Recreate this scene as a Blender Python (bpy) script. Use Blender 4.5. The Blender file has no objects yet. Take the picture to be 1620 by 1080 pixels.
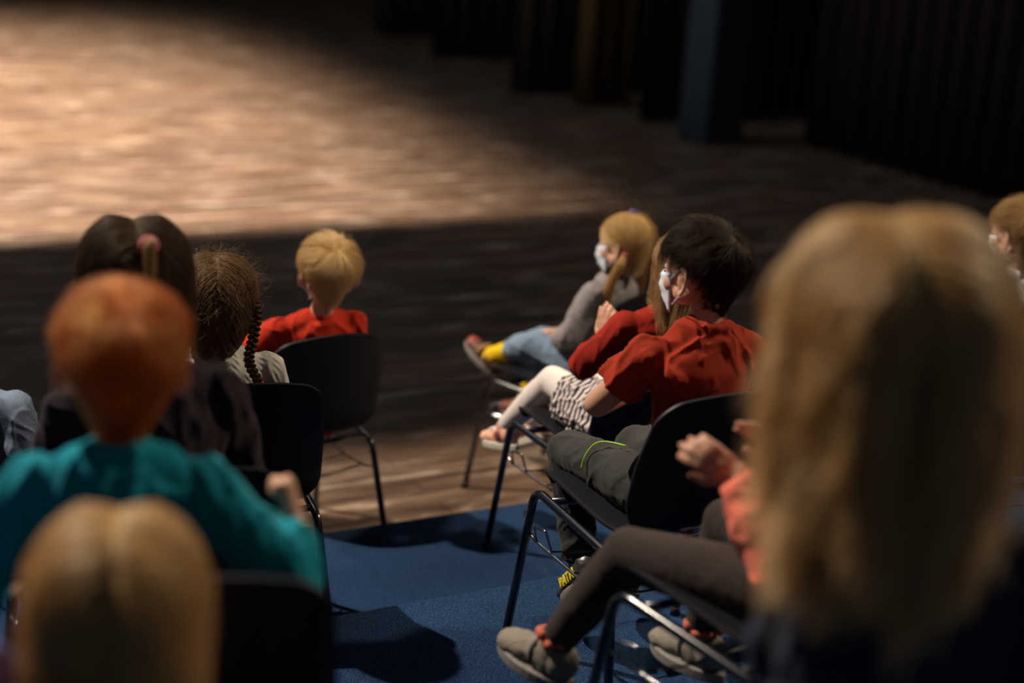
import bpy, bmesh, math, random
import numpy as np
from mathutils import Vector, Matrix, Quaternion

random.seed(7)
RNG = np.random.default_rng(11)
SC = bpy.context.scene
COL = SC.collection

# ------------------------------------------------------------------ layout frame
# the camera looks over rows of seats; AL is the angle between the rows and the view
AL = 0.536
RISE, DEPTH, Y0 = 0.183, 0.872, 4.315      # tier rise, tier depth, front edge of the first tier
CA, SA = math.cos(AL), math.sin(AL)


def W(x, y, z=0.0):
    return Vector((x * CA + y * SA, -x * SA + y * CA, z))


# ------------------------------------------------------------------ camera, exposure
CAM_H, PITCH, ROLL, FPX = 2.237, 0.289, 0.072, 2600.0
cam_d = bpy.data.cameras.new('camera')
cam_d.sensor_width = 36.0
cam_d.lens = FPX / 1620.0 * 36.0
cam_d.clip_start = 0.05
cam_d.clip_end = 200
cam_d.dof.use_dof = True
cam_d.dof.focus_distance = 3.98
cam_d.dof.aperture_fstop = 1.4
cam = bpy.data.objects.new('camera', cam_d)
COL.objects.link(cam)
cam.matrix_world = (Matrix.Translation((0, 0, CAM_H)) @ Matrix.Rotation(-AL, 4, 'Z')
                    @ Matrix.Rotation(math.pi / 2 - PITCH, 4, 'X') @ Matrix.Rotation(ROLL, 4, 'Z'))
SC.camera = cam
SC.view_settings.view_transform = 'Standard'
SC.view_settings.look = 'None'
SC.view_settings.gamma = 1.0
SC.view_settings.use_curve_mapping = False
SC.view_settings.exposure = 0.0

# ------------------------------------------------------------------ world: a dark auditorium
wd = bpy.data.worlds.new('world')
SC.world = wd
wd.use_nodes = True
wd.node_tree.nodes['Background'].inputs[0].default_value = (0.8, 0.85, 1.0, 1)
wd.node_tree.nodes['Background'].inputs[1].default_value = 0.04


# ------------------------------------------------------------------ theatre lamps and added fills
def aim(o, target):
    d = Vector(target) - o.location
    o.rotation_euler = d.to_track_quat('-Z', 'Y').to_euler()


def spot(name, loc, target, energy, color, size_deg, blend, radius, shutter=None):
    """A stage lantern; shutter=(axis point, normal, softness) lists world planes that crop the beam like barn doors."""
    l = bpy.data.lights.new(name, 'SPOT')
    l.energy = energy
    l.color = color
    l.spot_size = math.radians(size_deg)
    l.spot_blend = blend
    l.shadow_soft_size = radius
    o = bpy.data.objects.new(name, l)
    COL.objects.link(o)
    o.location = loc
    aim(o, target)
    if shutter:
        # barn door blade: a plane through the lamp and a line on the floor
        l.use_nodes = True
        nt = l.node_tree
        em = nt.nodes['Emission']
        tc = nt.nodes.new('ShaderNodeTexCoord')
        prod = None
        R = o.rotation_euler.to_matrix()
        for (p, q, inside, soft) in shutter:
            n = (Vector(p) - Vector(loc)).cross(Vector(q) - Vector(loc)).normalized()
            if n.dot(Vector(inside) - Vector(loc)) < 0:
                n = -n
            nl = R.transposed() @ n
            dt = nt.nodes.new('ShaderNodeVectorMath')
            dt.operation = 'DOT_PRODUCT'
            nt.links.new(tc.outputs['Normal'], dt.inputs[0])
            dt.inputs[1].default_value = nl
            mr = nt.nodes.new('ShaderNodeMapRange')
            mr.interpolation_type = 'SMOOTHSTEP'
            mr.inputs['From Min'].default_value = -soft
            mr.inputs['From Max'].default_value = soft
            nt.links.new(dt.outputs['Value'], mr.inputs['Value'])
            if prod is None:
                prod = mr.outputs[0]
            else:
                m = nt.nodes.new('ShaderNodeMath')
                m.operation = 'MULTIPLY'
                nt.links.new(prod, m.inputs[0])
                nt.links.new(mr.outputs[0], m.inputs[1])
                prod = m.outputs[0]
        nt.links.new(prod, em.inputs['Strength'])
    return o


spot('stage_lantern', (-1.5, 15.0, 8.5), (-.2, 12.6, 0), 33000, (1.0, 0.84, 0.68), 122, 1.0, 0.12,
     [((-20, 8.95, 0), (20, 8.95, 0), (2, 13, 0), 0.012), ((5.35, 9, 0), (6.3, 16, 0), (2, 13, 0), 0.08), ((-20, 21.0, 0), (20, 21.0, 0), (2, 13, 0), 0.22)])
fl = W(-4.2, 5.1)
spot('front_lantern_left', (fl.x, fl.y, 6.8), (1.4, 2.5, 0.9), 3300, (1.0, 0.86, 0.70), 66, 0.5, 0.05,
     [((-20, 5.3, 0), (20, 5.3, 0), (1.5, 3, 0), 0.03)])
fr = W(5.0, 5.6)
spot('front_lantern_right', (fr.x, fr.y, 5.6), (1.6, 2.3, 0.9), 1200, (1.0, 0.82, 0.58), 64, 0.5, 0.22,
     [((-20, 5.3, 0), (20, 5.3, 0), (1.5, 3, 0), 0.03)])
wl = bpy.data.lights.new('wing_fill', 'AREA')  # added cool fill that lifts the wing curtains out of black
wl.energy = 120
wl.color = (0.80, 0.88, 1.0)
wl.size = 2.5
wo = bpy.data.objects.new('wing_fill', wl)
COL.objects.link(wo)
wo.location = (3.0, 12.0, 8.2)
aim(wo, (11.0, 11.5, 4.0))
al = bpy.data.lights.new('spill_fill', 'AREA')  # added overhead fill, stands in for stage spill on floor and backs
al.energy = 28
al.color = (1.0, 0.88, 0.76)
al.size = 4.0
ao = bpy.data.objects.new('spill_fill', al)
COL.objects.link(ao)
ao.location = (2.5, 8.5, 8.0)


# ------------------------------------------------------------------ materials
def srgb(r, g, b):
    f = lambda c: (c / 255 / 12.92) if c / 255 <= 0.04045 else ((c / 255 + 0.055) / 1.055) ** 2.4
    return (f(r), f(g), f(b), 1)


class Mat:
    def __init__(s, name, color=(0.5, 0.5, 0.5, 1), rough=0.6, metal=0.0, spec=0.5, **kw):
        s.m = bpy.data.materials.new(name)
        s.m.use_nodes = True
        s.nt = s.m.node_tree
        s.b = s.nt.nodes['Principled BSDF']
        s.set('Base Color', color)
        s.set('Roughness', rough)
        s.set('Metallic', metal)
        s.set('Specular IOR Level', spec)
        for k, v in kw.items():
            s.set(k.replace('_', ' '), v)

    def set(s, k, v):
        s.b.inputs[k].default_value = v

    def n(s, t, **kw):
        nd = s.nt.nodes.new(t)
        for k, v in kw.items():
            if k in nd.inputs.keys():
                nd.inputs[k].default_value = v
            else:
                setattr(nd, k, v)
        return nd

    def l(s, a, b):
        s.nt.links.new(a, b)

    def coords(s, scale=(1, 1, 1), kind='Object'):
        tc = s.n('ShaderNodeTexCoord')
        mp = s.n('ShaderNodeMapping')
        mp.inputs['Scale'].default_value = scale
        s.l(tc.outputs[kind], mp.inputs[0])
        return mp.outputs[0]

    def ramp(s, fac, stops):
        r = s.n('ShaderNodeValToRGB')
        el = r.color_ramp.elements
        while len(el) < len(stops):
            el.new(0.5)
        for e, (p, c) in zip(el, stops):
            e.position = p
            e.color = c
        s.l(fac, r.inputs[0])
        return r.outputs[0]

    def bump(s, fac, strength=0.3, dist=0.002):
        b = s.n('ShaderNodeBump')
        b.inputs['Strength'].default_value = strength
        b.inputs['Distance'].default_value = dist
        s.l(fac, b.inputs['Height'])
        s.l(b.outputs[0], s.b.inputs['Normal'])


def mul(c, k):
    return (min(c[0] * k, 1), min(c[1] * k, 1), min(c[2] * k, 1), 1)


def fabric(name, color, scale=420, var=0.22, bump=0.35, rough=0.92, knit=False):
    M = Mat(name, color, rough, spec=0.15)
    M.set('Sheen Weight', 0.04)
    co = M.coords()
    nz = M.n('ShaderNodeTexNoise', Scale=scale, Detail=2.0)
    M.l(co, nz.inputs['Vector'])
    big = M.n('ShaderNodeTexNoise', Scale=9.0, Detail=3.0)
    M.l(co, big.inputs['Vector'])
    mx = M.n('ShaderNodeMath', operation='ADD')
    M.l(nz.outputs[0], mx.inputs[0])
    M.l(big.outputs[0], mx.inputs[1])
    c = M.ramp(mx.outputs[0], [(0.7, mul(color, 1 - var)), (1.3, mul(color, 1 + var))])
    M.l(c, M.b.inputs['Base Color'])
    M.bump(nz.outputs[0], bump, 0.0015)
    return M.m


def skin(name, color):
    M = Mat(name, color, 0.5, spec=0.35)
    M.set('Subsurface Weight', 0.07)
    M.set('Subsurface Radius', (0.012, 0.004, 0.002))
    M.set('Subsurface Scale', 1.0)
    co = M.coords()
    nz = M.n('ShaderNodeTexNoise', Scale=14.0, Detail=3.0)
    M.l(co, nz.inputs['Vector'])
    c = M.ramp(nz.outputs[0], [(0.3, mul(color, 0.9)), (0.7, (min(color[0] * 1.08, 1), color[1] * 0.98, color[2] * 0.95, 1))])
    M.l(c, M.b.inputs['Base Color'])
    fine = M.n('ShaderNodeTexNoise', Scale=600.0, Detail=1.0)
    M.l(co, fine.inputs['Vector'])
    M.bump(fine.outputs[0], 0.12, 0.0006)
    return M.m


def hair_mat(name, color, shine=0.22):
    S = Mat(name, color, 0.5, spec=shine)
    info = S.n('ShaderNodeHairInfo')
    S.l(S.ramp(info.outputs['Random'], [(0.0, mul(color, 0.6)), (1.0, mul(color, 1.3))]), S.b.inputs['Base Color'])
    h = S.nt.nodes.new('ShaderNodeBsdfHairPrincipled')
    h.model = 'CHIANG'
    h.parametrization = 'COLOR'
    h.inputs['Roughness'].default_value = 0.4
    S.l(S.ramp(info.outputs['Random'], [(0.0, mul(color, 0.6)), (1.0, mul(color, 1.2))]), h.inputs['Color'])
    mxs = S.n('ShaderNodeMixShader')
    mxs.inputs[0].default_value = 0.4 if shine > .2 else 0.15
    S.l(S.b.outputs[0], mxs.inputs[1])
    S.l(h.outputs[0], mxs.inputs[2])
    S.l(mxs.outputs[0], S.nt.nodes['Material Output'].inputs[0])
    m = S.m
    M = Mat(name + '_mass', mul(color, 0.8), 0.6, spec=0.25)
    co = M.coords((30, 30, 8))
    nz = M.n('ShaderNodeTexNoise', Scale=12.0, Detail=4.0)
    M.l(co, nz.inputs['Vector'])
    c = M.ramp(nz.outputs[0], [(0.3, mul(color, 0.55)), (0.7, mul(color, 0.95))])
    M.l(c, M.b.inputs['Base Color'])
    M.bump(nz.outputs[0], 0.6, 0.004)
    return m, M.m


def wood_mat():
    M = Mat('stage_wood', (0.1, 0.06, 0.04, 1), 0.45, spec=0.5)
    co = M.coords()
    sep = M.n('ShaderNodeSeparateXYZ')
    M.l(co, sep.inputs[0])
    # planks run along X, 0.12 m wide, with staggered butt joints
    br = M.n('ShaderNodeTexBrick')
    br.offset = 0.37
    br.inputs['Scale'].default_value = 1.0
    br.inputs['Brick Width'].default_value = 2.6
    br.inputs['Row Height'].default_value = 0.12
    br.inputs['Mortar Size'].default_value = 0.004
    br.inputs['Mortar Smooth'].default_value = 0.3
    br.inputs['Color1'].default_value = (0.0, 0, 0, 1)
    br.inputs['Color2'].default_value = (1, 1, 1, 1)
    br.inputs['Mortar'].default_value = (0.5, 0.5, 0.5, 1)
    M.l(co, br.inputs['Vector'])
    mp = M.n('ShaderNodeMapping')
    mp.inputs['Scale'].default_value = (0.45, 7.0, 1)
    M.l(co, mp.inputs[0])
    g = M.n('ShaderNodeTexNoise', Scale=3.0, Detail=6.0, Roughness=0.65)
    M.l(mp.outputs[0], g.inputs['Vector'])
    base = M.ramp(g.outputs[0], [(0.3, (0.045, 0.027, 0.018, 1)), (0.5, (0.12, 0.074, 0.048, 1)), (0.72, (0.27, 0.18, 0.12, 1))])
    mix = M.n('ShaderNodeMix', data_type='RGBA', blend_type='MULTIPLY')
    mix.inputs['Factor'].default_value = 0.75
    tone = M.ramp(br.outputs['Color'], [(0.0, (0.62, 0.60, 0.60, 1)), (1.0, (1.2, 1.15, 1.1, 1))])
    M.l(base, mix.inputs[6])
    M.l(tone, mix.inputs[7])
    # pale scuffs and paint wear, also carrying painted whitish stage-light glints
    mp2 = M.n('ShaderNodeMapping')
    mp2.inputs['Scale'].default_value = (0.7, 4.0, 1)
    M.l(co, mp2.inputs[0])
    w = M.n('ShaderNodeTexNoise', Scale=2.6, Detail=8.0, Roughness=0.72)
    M.l(mp2.outputs[0], w.inputs['Vector'])
    wf = M.ramp(w.outputs[0], [(0.53, (0, 0, 0, 1)), (0.66, (0.85, 0.85, 0.85, 1))])
    mix2 = M.n('ShaderNodeMix', data_type='RGBA')
    M.l(wf, mix2.inputs['Factor'])
    M.l(mix.outputs[2], mix2.inputs[6])
    mix2.inputs[7].default_value = (0.44, 0.34, 0.26, 1)
    # seams between boards
    mix3 = M.n('ShaderNodeMix', data_type='RGBA', blend_type='MULTIPLY')
    mix3.inputs['Factor'].default_value = 1.0
    seam = M.ramp(br.outputs['Fac'], [(0.0, (1, 1, 1, 1)), (1.0, (0.25, 0.22, 0.2, 1))])
    M.l(mix2.outputs[2], mix3.inputs[6])
    M.l(seam, mix3.inputs[7])
    M.l(mix3.outputs[2], M.b.inputs['Base Color'])
    rr = M.ramp(w.outputs[0], [(0.35, (0.26, 0.26, 0.26, 1)), (0.7, (0.6, 0.6, 0.6, 1))])
    M.l(rr, M.b.inputs['Roughness'])
    add = M.n('ShaderNodeMath', operation='MULTIPLY_ADD')
    M.l(br.outputs['Fac'], add.inputs[0])
    add.inputs[1].default_value = -0.6
    M.l(g.outputs[0], add.inputs[2])
    M.bump(add.outputs[0], 0.55, 0.004)
    return M.m


def carpet_mat():
    M = Mat('blue_carpet', (0.03, 0.06, 0.12, 1), 0.95, spec=0.12)
    co = M.coords()
    nz = M.n('ShaderNodeTexNoise', Scale=240.0, Detail=3.0, Roughness=0.8)
    M.l(co, nz.inputs['Vector'])
    big = M.n('ShaderNodeTexNoise', Scale=3.5, Detail=4.0)
    M.l(co, big.inputs['Vector'])
    c1 = M.ramp(nz.outputs[0], [(0.36, (0.003, 0.010, 0.034, 1)), (0.5, (0.010, 0.032, 0.090, 1)), (0.66, (0.045, 0.095, 0.20, 1))])
    c2 = M.ramp(big.outputs[0], [(0.3, (0.8, 0.8, 0.8, 1)), (0.7, (1.15, 1.15, 1.15, 1))])
    mix = M.n('ShaderNodeMix', data_type='RGBA', blend_type='MULTIPLY')
    mix.inputs['Factor'].default_value = 1
    M.l(c1, mix.inputs[6])
    M.l(c2, mix.inputs[7])
    M.l(mix.outputs[2], M.b.inputs['Base Color'])
    M.bump(nz.outputs[0], 0.8, 0.006)
    return M.m


def noisy(name, c1, c2, scale=60, rough=0.5, metal=0.0, spec=0.5, bump=0.1, dist=0.001, stretch=(1, 1, 1), **kw):
    M = Mat(name, c1, rough, metal, spec, **kw)
    co = M.coords(stretch)
    nz = M.n('ShaderNodeTexNoise', Scale=scale, Detail=3.0)
    M.l(co, nz.inputs['Vector'])
    M.l(M.ramp(nz.outputs[0], [(0.35, c1), (0.65, c2)]), M.b.inputs['Base Color'])
    M.bump(nz.outputs[0], bump, dist)
    return M.m


def striped_mat():
    M = Mat('striped_jersey', (0.8, 0.8, 0.8, 1), 0.9, spec=0.1)
    co = M.coords((1, 1, 1))
    warp = M.n('ShaderNodeTexNoise', Scale=7.0, Detail=1.0)
    M.l(co, warp.inputs['Vector'])
    wv = M.n('ShaderNodeTexWave', Scale=17.0, Distortion=3.5)
    wv.inputs['Detail Scale'].default_value = 0.7
    wv.wave_profile = 'SIN'
    wv.bands_direction = 'Y'
    M.l(co, wv.inputs['Vector'])
    c = M.ramp(wv.outputs[1], [(0.40, (0.015, 0.02, 0.035, 1)), (0.48, (0.72, 0.62, 0.60, 1))])
    M.l(c, M.b.inputs['Base Color'])
    return M.m


def spotted_mat():
    M = Mat('grey_spotted_knit', (0.4, 0.38, 0.38, 1), 0.92, spec=0.1)
    co = M.coords()
    v = M.n('ShaderNodeTexVoronoi', Scale=48.0)
    M.l(co, v.inputs['Vector'])
    c = M.ramp(v.outputs['Distance'], [(0.12, (0.05, 0.06, 0.12, 1)), (0.22, (0.27, 0.245, 0.245, 1))])
    M.l(c, M.b.inputs['Base Color'])
    nz = M.n('ShaderNodeTexNoise', Scale=300.0)
    M.l(co, nz.inputs['Vector'])
    M.bump(nz.outputs[0], 0.4, 0.002)
    return M.m


def block_mat():
    M = Mat('yellow_striped_jersey', (0.4, 0.35, 0.05, 1), 0.9, spec=0.1)
    co = M.coords()
    wv = M.n('ShaderNodeTexWave', Scale=22.0, Distortion=0.5)
    wv.bands_direction = 'Z'
    M.l(co, wv.inputs['Vector'])
    M.l(M.ramp(wv.outputs[1], [(0.42, (0.05, 0.06, 0.03, 1)), (0.5, (0.30, 0.26, 0.05, 1))]), M.b.inputs['Base Color'])
    return M.m


def cable_mat():
    M = Mat('white_cable_knit', (0.55, 0.54, 0.50, 1), 0.95, spec=0.1)
    co = M.coords((1, 1, 1))
    w1 = M.n('ShaderNodeTexWave', Scale=9.0, Distortion=2.0)
    w1.bands_direction = 'X'
    w1.inputs['Detail Scale'].default_value = 2.0
    M.l(co, w1.inputs['Vector'])
    nz = M.n('ShaderNodeTexNoise', Scale=260.0)
    M.l(co, nz.inputs['Vector'])
    w2 = M.n('ShaderNodeTexWave', Scale=28.0, Distortion=1.0)
    w2.bands_direction = 'DIAGONAL'
    M.l(co, w2.inputs['Vector'])
    a = M.n('ShaderNodeMath', operation='MULTIPLY')
    M.l(w1.outputs[1], a.inputs[0])
    M.l(w2.outputs[1], a.inputs[1])
    M.l(M.ramp(nz.outputs[0], [(0.3, (0.46, 0.45, 0.41, 1)), (0.7, (0.62, 0.61, 0.57, 1))]), M.b.inputs['Base Color'])
    M.bump(a.outputs[0], 0.4, 0.004)
    return M.m


MT = {}
MT['wood'] = wood_mat()
MT['carpet'] = carpet_mat()
MT['carpet_edge'] = noisy('carpet_edge_trim', (0.008, 0.012, 0.02, 1), (0.015, 0.02, 0.035, 1), 80, 0.7)
MT['black_wall'] = noisy('black_wall', (0.03, 0.03, 0.03, 1), (0.04, 0.04, 0.04, 1), 4, 0.9, spec=0.1)
MT['black_curtain'] = noisy('black_curtain', (0.045, 0.046, 0.05, 1), (0.065, 0.066, 0.07, 1), 120, 0.95, spec=0.05)
MT['lit_brown_curtain'] = noisy('lit_brown_curtain', (0.11, 0.085, 0.045, 1), (0.14, 0.11, 0.06, 1), 60, 0.95, spec=0.05)  # light on the curtain edge is put into this brown
MT['blue_lit_panel'] = noisy('blue_lit_grey_panel', (0.028, 0.045, 0.066, 1), (0.034, 0.053, 0.078, 1), 20, 0.8, spec=0.2)  # pale blue light falling on the column is part of this colour
MT['shell'] = noisy('black_plastic_shell', (0.006, 0.006, 0.010, 1), (0.009, 0.009, 0.014, 1), 900, 0.5, spec=0.28, bump=0.25, dist=0.0006)
MT['tube'] = noisy('dark_enamelled_tube', (0.005, 0.006, 0.011, 1), (0.008, 0.009, 0.016, 1), 200, 0.2, spec=0.6, bump=0.02, Coat_Weight=0.4)
MT['rubber'] = noisy('black_rubber', (0.015, 0.015, 0.015, 1), (0.03, 0.03, 0.03, 1), 200, 0.6)
MT['chrome'] = noisy('polished_steel', (0.45, 0.45, 0.47, 1), (0.6, 0.6, 0.62, 1), 200, 0.16, metal=1.0, bump=0.02)
MT['skin'] = skin('fair_skin', (0.56, 0.33, 0.23, 1))
MT['skin_tan'] = skin('warm_skin', (0.48, 0.26, 0.17, 1))
MT['eye'] = noisy('eye_white', (0.75, 0.73, 0.70, 1), (0.8, 0.78, 0.76, 1), 50, 0.1)
MT['iris'] = noisy('brown_iris', (0.03, 0.02, 0.012, 1), (0.08, 0.05, 0.03, 1), 300, 0.08)
MT['lips'] = noisy('lips', (0.42, 0.16, 0.13, 1), (0.48, 0.20, 0.16, 1), 200, 0.45)
MT['mask'] = fabric('pale_blue_mask_cloth', (0.62, 0.66, 0.76, 1), 500, 0.05, 0.2)
MT['mask_white'] = fabric('white_mask_cloth', (0.75, 0.75, 0.76, 1), 500, 0.05, 0.2)
MT['red'] = fabric('red_sweatshirt', (0.42, 0.026, 0.010, 1), 420, 0.12)
MT['brick_red'] = fabric('brick_red_jersey', (0.30, 0.028, 0.011, 1), 420, 0.12)
MT['dark_red'] = fabric('deep_red_knit', (0.26, 0.016, 0.008, 1), 320, 0.15)
MT['teal'] = fabric('teal_jersey', (0.002, 0.19, 0.26, 1), 420, 0.12)
MT['plum'] = fabric('dark_plum_jersey', (0.022, 0.014, 0.021, 1), 420, 0.15)
MT['navy'] = fabric('dark_navy_jacket', (0.018, 0.022, 0.042, 1), 300, 0.2)
MT['bluegrey'] = fabric('blue_grey_marl', (0.10, 0.13, 0.19, 1), 260, 0.45)
MT['purple'] = fabric('purple_jersey', (0.10, 0.075, 0.22, 1), 300, 0.15)
MT['coral'] = fabric('coral_jersey', (0.72, 0.16, 0.11, 1), 420, 0.10)
MT['brown_leggings'] = fabric('brown_grey_leggings', (0.034, 0.025, 0.022, 1), 500, 0.15)
MT['grey_jogger'] = fabric('charcoal_grey_marl', (0.032, 0.032, 0.031, 1), 380, 0.35)
MT['dark_trouser'] = fabric('dark_trouser_cloth', (0.016, 0.017, 0.026, 1), 380, 0.2)
MT['denim'] = fabric('washed_denim', (0.15, 0.21, 0.29, 1), 300, 0.30)
MT['tights'] = fabric('white_tights', (0.74, 0.66, 0.64, 1), 700, 0.04, 0.15)
MT['white'] = fabric('white_cotton', (0.62, 0.62, 0.64, 1), 400, 0.08)
MT['grey_cotton'] = fabric('pale_grey_cotton', (0.42, 0.42, 0.43, 1), 400, 0.1)
MT['cream_cotton'] = fabric('pale_cream_cotton', (0.45, 0.45, 0.38, 1), 400, 0.1)
MT['yellow_sock'] = fabric('yellow_sock_knit', (0.80, 0.52, 0.01, 1), 300, 0.08)
MT['brown_shoe'] = noisy('brown_leather', (0.09, 0.035, 0.02, 1), (0.16, 0.07, 0.035, 1), 60, 0.5)
MT['tan_shoe'] = noisy('tan_suede', (0.34, 0.19, 0.08, 1), (0.42, 0.25, 0.11, 1), 60, 0.8)
MT['red_leather'] = noisy('dark_red_leather', (0.25, 0.045, 0.03, 1), (0.33, 0.07, 0.05, 1), 60, 0.5)
MT['pink_shoe'] = noisy('peach_pink_mesh', (0.72, 0.36, 0.24, 1), (0.80, 0.46, 0.33, 1), 220, 0.8, bump=0.3)
MT['sole_pale'] = noisy('pale_rubber_sole', (0.50, 0.46, 0.40, 1), (0.58, 0.54, 0.48, 1), 60, 0.6)
MT['sole_grey'] = noisy('grey_rubber_sole', (0.20, 0.18, 0.17, 1), (0.26, 0.24, 0.22, 1), 60, 0.6)
MT['maroon'] = noisy('maroon_mesh', (0.16, 0.02, 0.03, 1), (0.24, 0.035, 0.045, 1), 220, 0.8, bump=0.3)
MT['black_shoe'] = noisy('black_leather', (0.022, 0.022, 0.024, 1), (0.045, 0.045, 0.045, 1), 60, 0.35)
MT['beige_shoe'] = noisy('beige_grey_canvas', (0.17, 0.15, 0.12, 1), (0.22, 0.19, 0.155, 1), 220, 0.85, bump=0.3)
MT['pink_fluff'] = noisy('red_orange_cloth', (0.45, 0.09, 0.05, 1), (0.58, 0.15, 0.09, 1), 90, 0.9)
MT['lime'] = noisy('lime_green_cord', (0.28, 0.55, 0.02, 1), (0.36, 0.66, 0.04, 1), 300, 0.7)
MT['yellow_print'] = noisy('yellow_print', (0.80, 0.66, 0.02, 1), (0.86, 0.72, 0.04, 1), 60, 0.6)
MT['hair_tie_pink'] = noisy('pink_elastic', (0.45, 0.09, 0.10, 1), (0.55, 0.14, 0.15, 1), 120, 0.8)
MT['hair_tie_red'] = noisy('crimson_elastic', (0.42, 0.01, 0.05, 1), (0.5, 0.02, 0.07, 1), 120, 0.8)
MT['clip'] = noisy('purple_gloss', (0.08, 0.05, 0.25, 1), (0.14, 0.09, 0.4, 1), 60, 0.1)
MT['black_cloth'] = fabric('black_cloth', (0.015, 0.015, 0.018, 1), 300, 0.2)
MT['striped'] = striped_mat()
MT['spotted'] = spotted_mat()
MT['block'] = block_mat()
MT['cable'] = cable_mat()
HAIR = {
    'ginger': hair_mat('ginger_hair', (0.52, 0.115, 0.006, 1)),
    'brown': hair_mat('brown_hair', (0.075, 0.038, 0.016, 1), 0.12),
    'mid': hair_mat('mid_brown_hair', (0.17, 0.092, 0.038, 1), 0.15),
    'dark': hair_mat('dark_brown_hair', (0.026, 0.013, 0.006, 1), 0.12),
    'blond': hair_mat('blond_hair', (0.58, 0.35, 0.12, 1)),
    'golden': hair_mat('golden_blond_hair', (0.60, 0.385, 0.145, 1)),
    'dkblond': hair_mat('dark_blond_hair', (0.36, 0.20, 0.065, 1)),
    'ash': hair_mat('ash_blond_hair', (0.66, 0.41, 0.15, 1)),
}


# ------------------------------------------------------------------ object helpers
def link(name, me, mat=None, parent=None):
    o = bpy.data.objects.new(name, me)
    COL.objects.link(o)
    if mat is not None:
        me.materials.append(mat)
    if parent is not None:
        o.parent = parent
    return o


def tag(o, label=None, cat=None, group=None, kind=None):
    if label:
        o['label'] = label
    if cat:
        o['category'] = cat
    if group:
        o['group'] = group
    if kind:
        o['kind'] = kind
    return o


def empty(name, loc=(0, 0, 0), rz=0.0):
    o = bpy.data.objects.new(name, None)
    o.empty_display_size = 0.1
    COL.objects.link(o)
    o.location = loc
    o.rotation_euler = (0, 0, rz)
    return o


def mesh_from(name, vs, fs, smooth=True):
    me = bpy.data.meshes.new(name)
    me.from_pydata([tuple(v) for v in vs], [], fs)
    me.update()
    if smooth:
        me.polygons.foreach_set('use_smooth', [True] * len(me.polygons))
    return me


def box_mesh(name, lo, hi):
    x0, y0, z0 = lo
    x1, y1, z1 = hi
    vs = [(x0, y0, z0), (x1, y0, z0), (x1, y1, z0), (x0, y1, z0), (x0, y0, z1), (x1, y0, z1), (x1, y1, z1), (x0, y1, z1)]
    fs = [(0, 3, 2, 1), (4, 5, 6, 7), (0, 1, 5, 4), (1, 2, 6, 5), (2, 3, 7, 6), (3, 0, 4, 7)]
    return mesh_from(name, vs, fs, False)


def catmull(P, n=8):
    P = np.array(P, float)
    Q = np.vstack([2 * P[0] - P[1], P, 2 * P[-1] - P[-2]])
    out = []
    for i in range(1, len(Q) - 2):
        for k in range(n):
            t = k / n
            out.append(0.5 * ((2 * Q[i]) + (-Q[i - 1] + Q[i + 1]) * t + (2 * Q[i - 1] - 5 * Q[i] + 4 * Q[i + 1] - Q[i + 2]) * t * t
                              + (-Q[i - 1] + 3 * Q[i] - 3 * Q[i + 1] + Q[i + 2]) * t ** 3))
    out.append(P[-1])
    return np.array(out)


def fillet(P, r, n=6):
    P = [Vector(p) for p in P]
    out = [P[0]]
    for i in range(1, len(P) - 1):
        a, b, c = P[i - 1], P[i], P[i + 1]
        u, v = (a - b).normalized(), (c - b).normalized()
        ang = u.angle(v)
        if ang > 3.1:
            out.append(b)
            continue
        d = min(r / math.tan(ang / 2), (a - b).length * .49, (c - b).length * .49)
        p, q = b + u * d, b + v * d
        for k in range(n + 1):
            t = k / n
            out.append((1 - t) ** 2 * p + 2 * t * (1 - t) * b + t * t * q)
    out.append(P[-1])
    return out


def tube_geo(P, r, seg=10, cap=True):
    P = [Vector(p) for p in P]
    rs = r if isinstance(r, (list, tuple, np.ndarray)) else [r] * len(P)
    vs, fs = [], []
    T = [(P[min(i + 1, len(P) - 1)] - P[max(i - 1, 0)]).normalized() for i in range(len(P))]
    up = Vector((0, 0, 1)) if abs(T[0].z) < .9 else Vector((1, 0, 0))
    nrm = T[0].cross(up).normalized()
    for i, p in enumerate(P):
        nrm = (nrm - T[i] * nrm.dot(T[i])).normalized()
        bn = T[i].cross(nrm)
        for k in range(seg):
            a = 2 * math.pi * k / seg
            vs.append(p + (nrm * math.cos(a) + bn * math.sin(a)) * rs[i])
    for i in range(len(P) - 1):
        for k in range(seg):
            k2 = (k + 1) % seg
            fs.append((i * seg + k, i * seg + k2, (i + 1) * seg + k2, (i + 1) * seg + k))
    if cap:
        fs.append(tuple(range(seg - 1, -1, -1)))
        n = (len(P) - 1) * seg
        fs.append(tuple(n + k for k in range(seg)))
    return vs, fs


def join_geo(parts):
    V, Fc = [], []
    for vs, fs in parts:
        o = len(V)
        V += list(vs)
        Fc += [tuple(i + o for i in f) for f in fs]
    return V, Fc


def tube_obj(name, P, r, mat, parent, fil=0.0, seg=10):
    if fil:
        P = fillet(P, fil)
    vs, fs = tube_geo(P, r, seg)
    return link(name, mesh_from(name, vs, fs), mat, parent)


# ------------------------------------------------------------------ blobs: overlapping closed shapes fused into one smooth skin
_sph = None


def sphere_geo():
    global _sph
    if _sph is None:
        bm = bmesh.new()
        bmesh.ops.create_icosphere(bm, subdivisions=3, radius=1)
        v = np.array([x.co[:] for x in bm.verts])
        f = [tuple(q.index for q in p.verts) for p in bm.faces]
        bm.free()
        _sph = (v, f)
    return _sph


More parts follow.
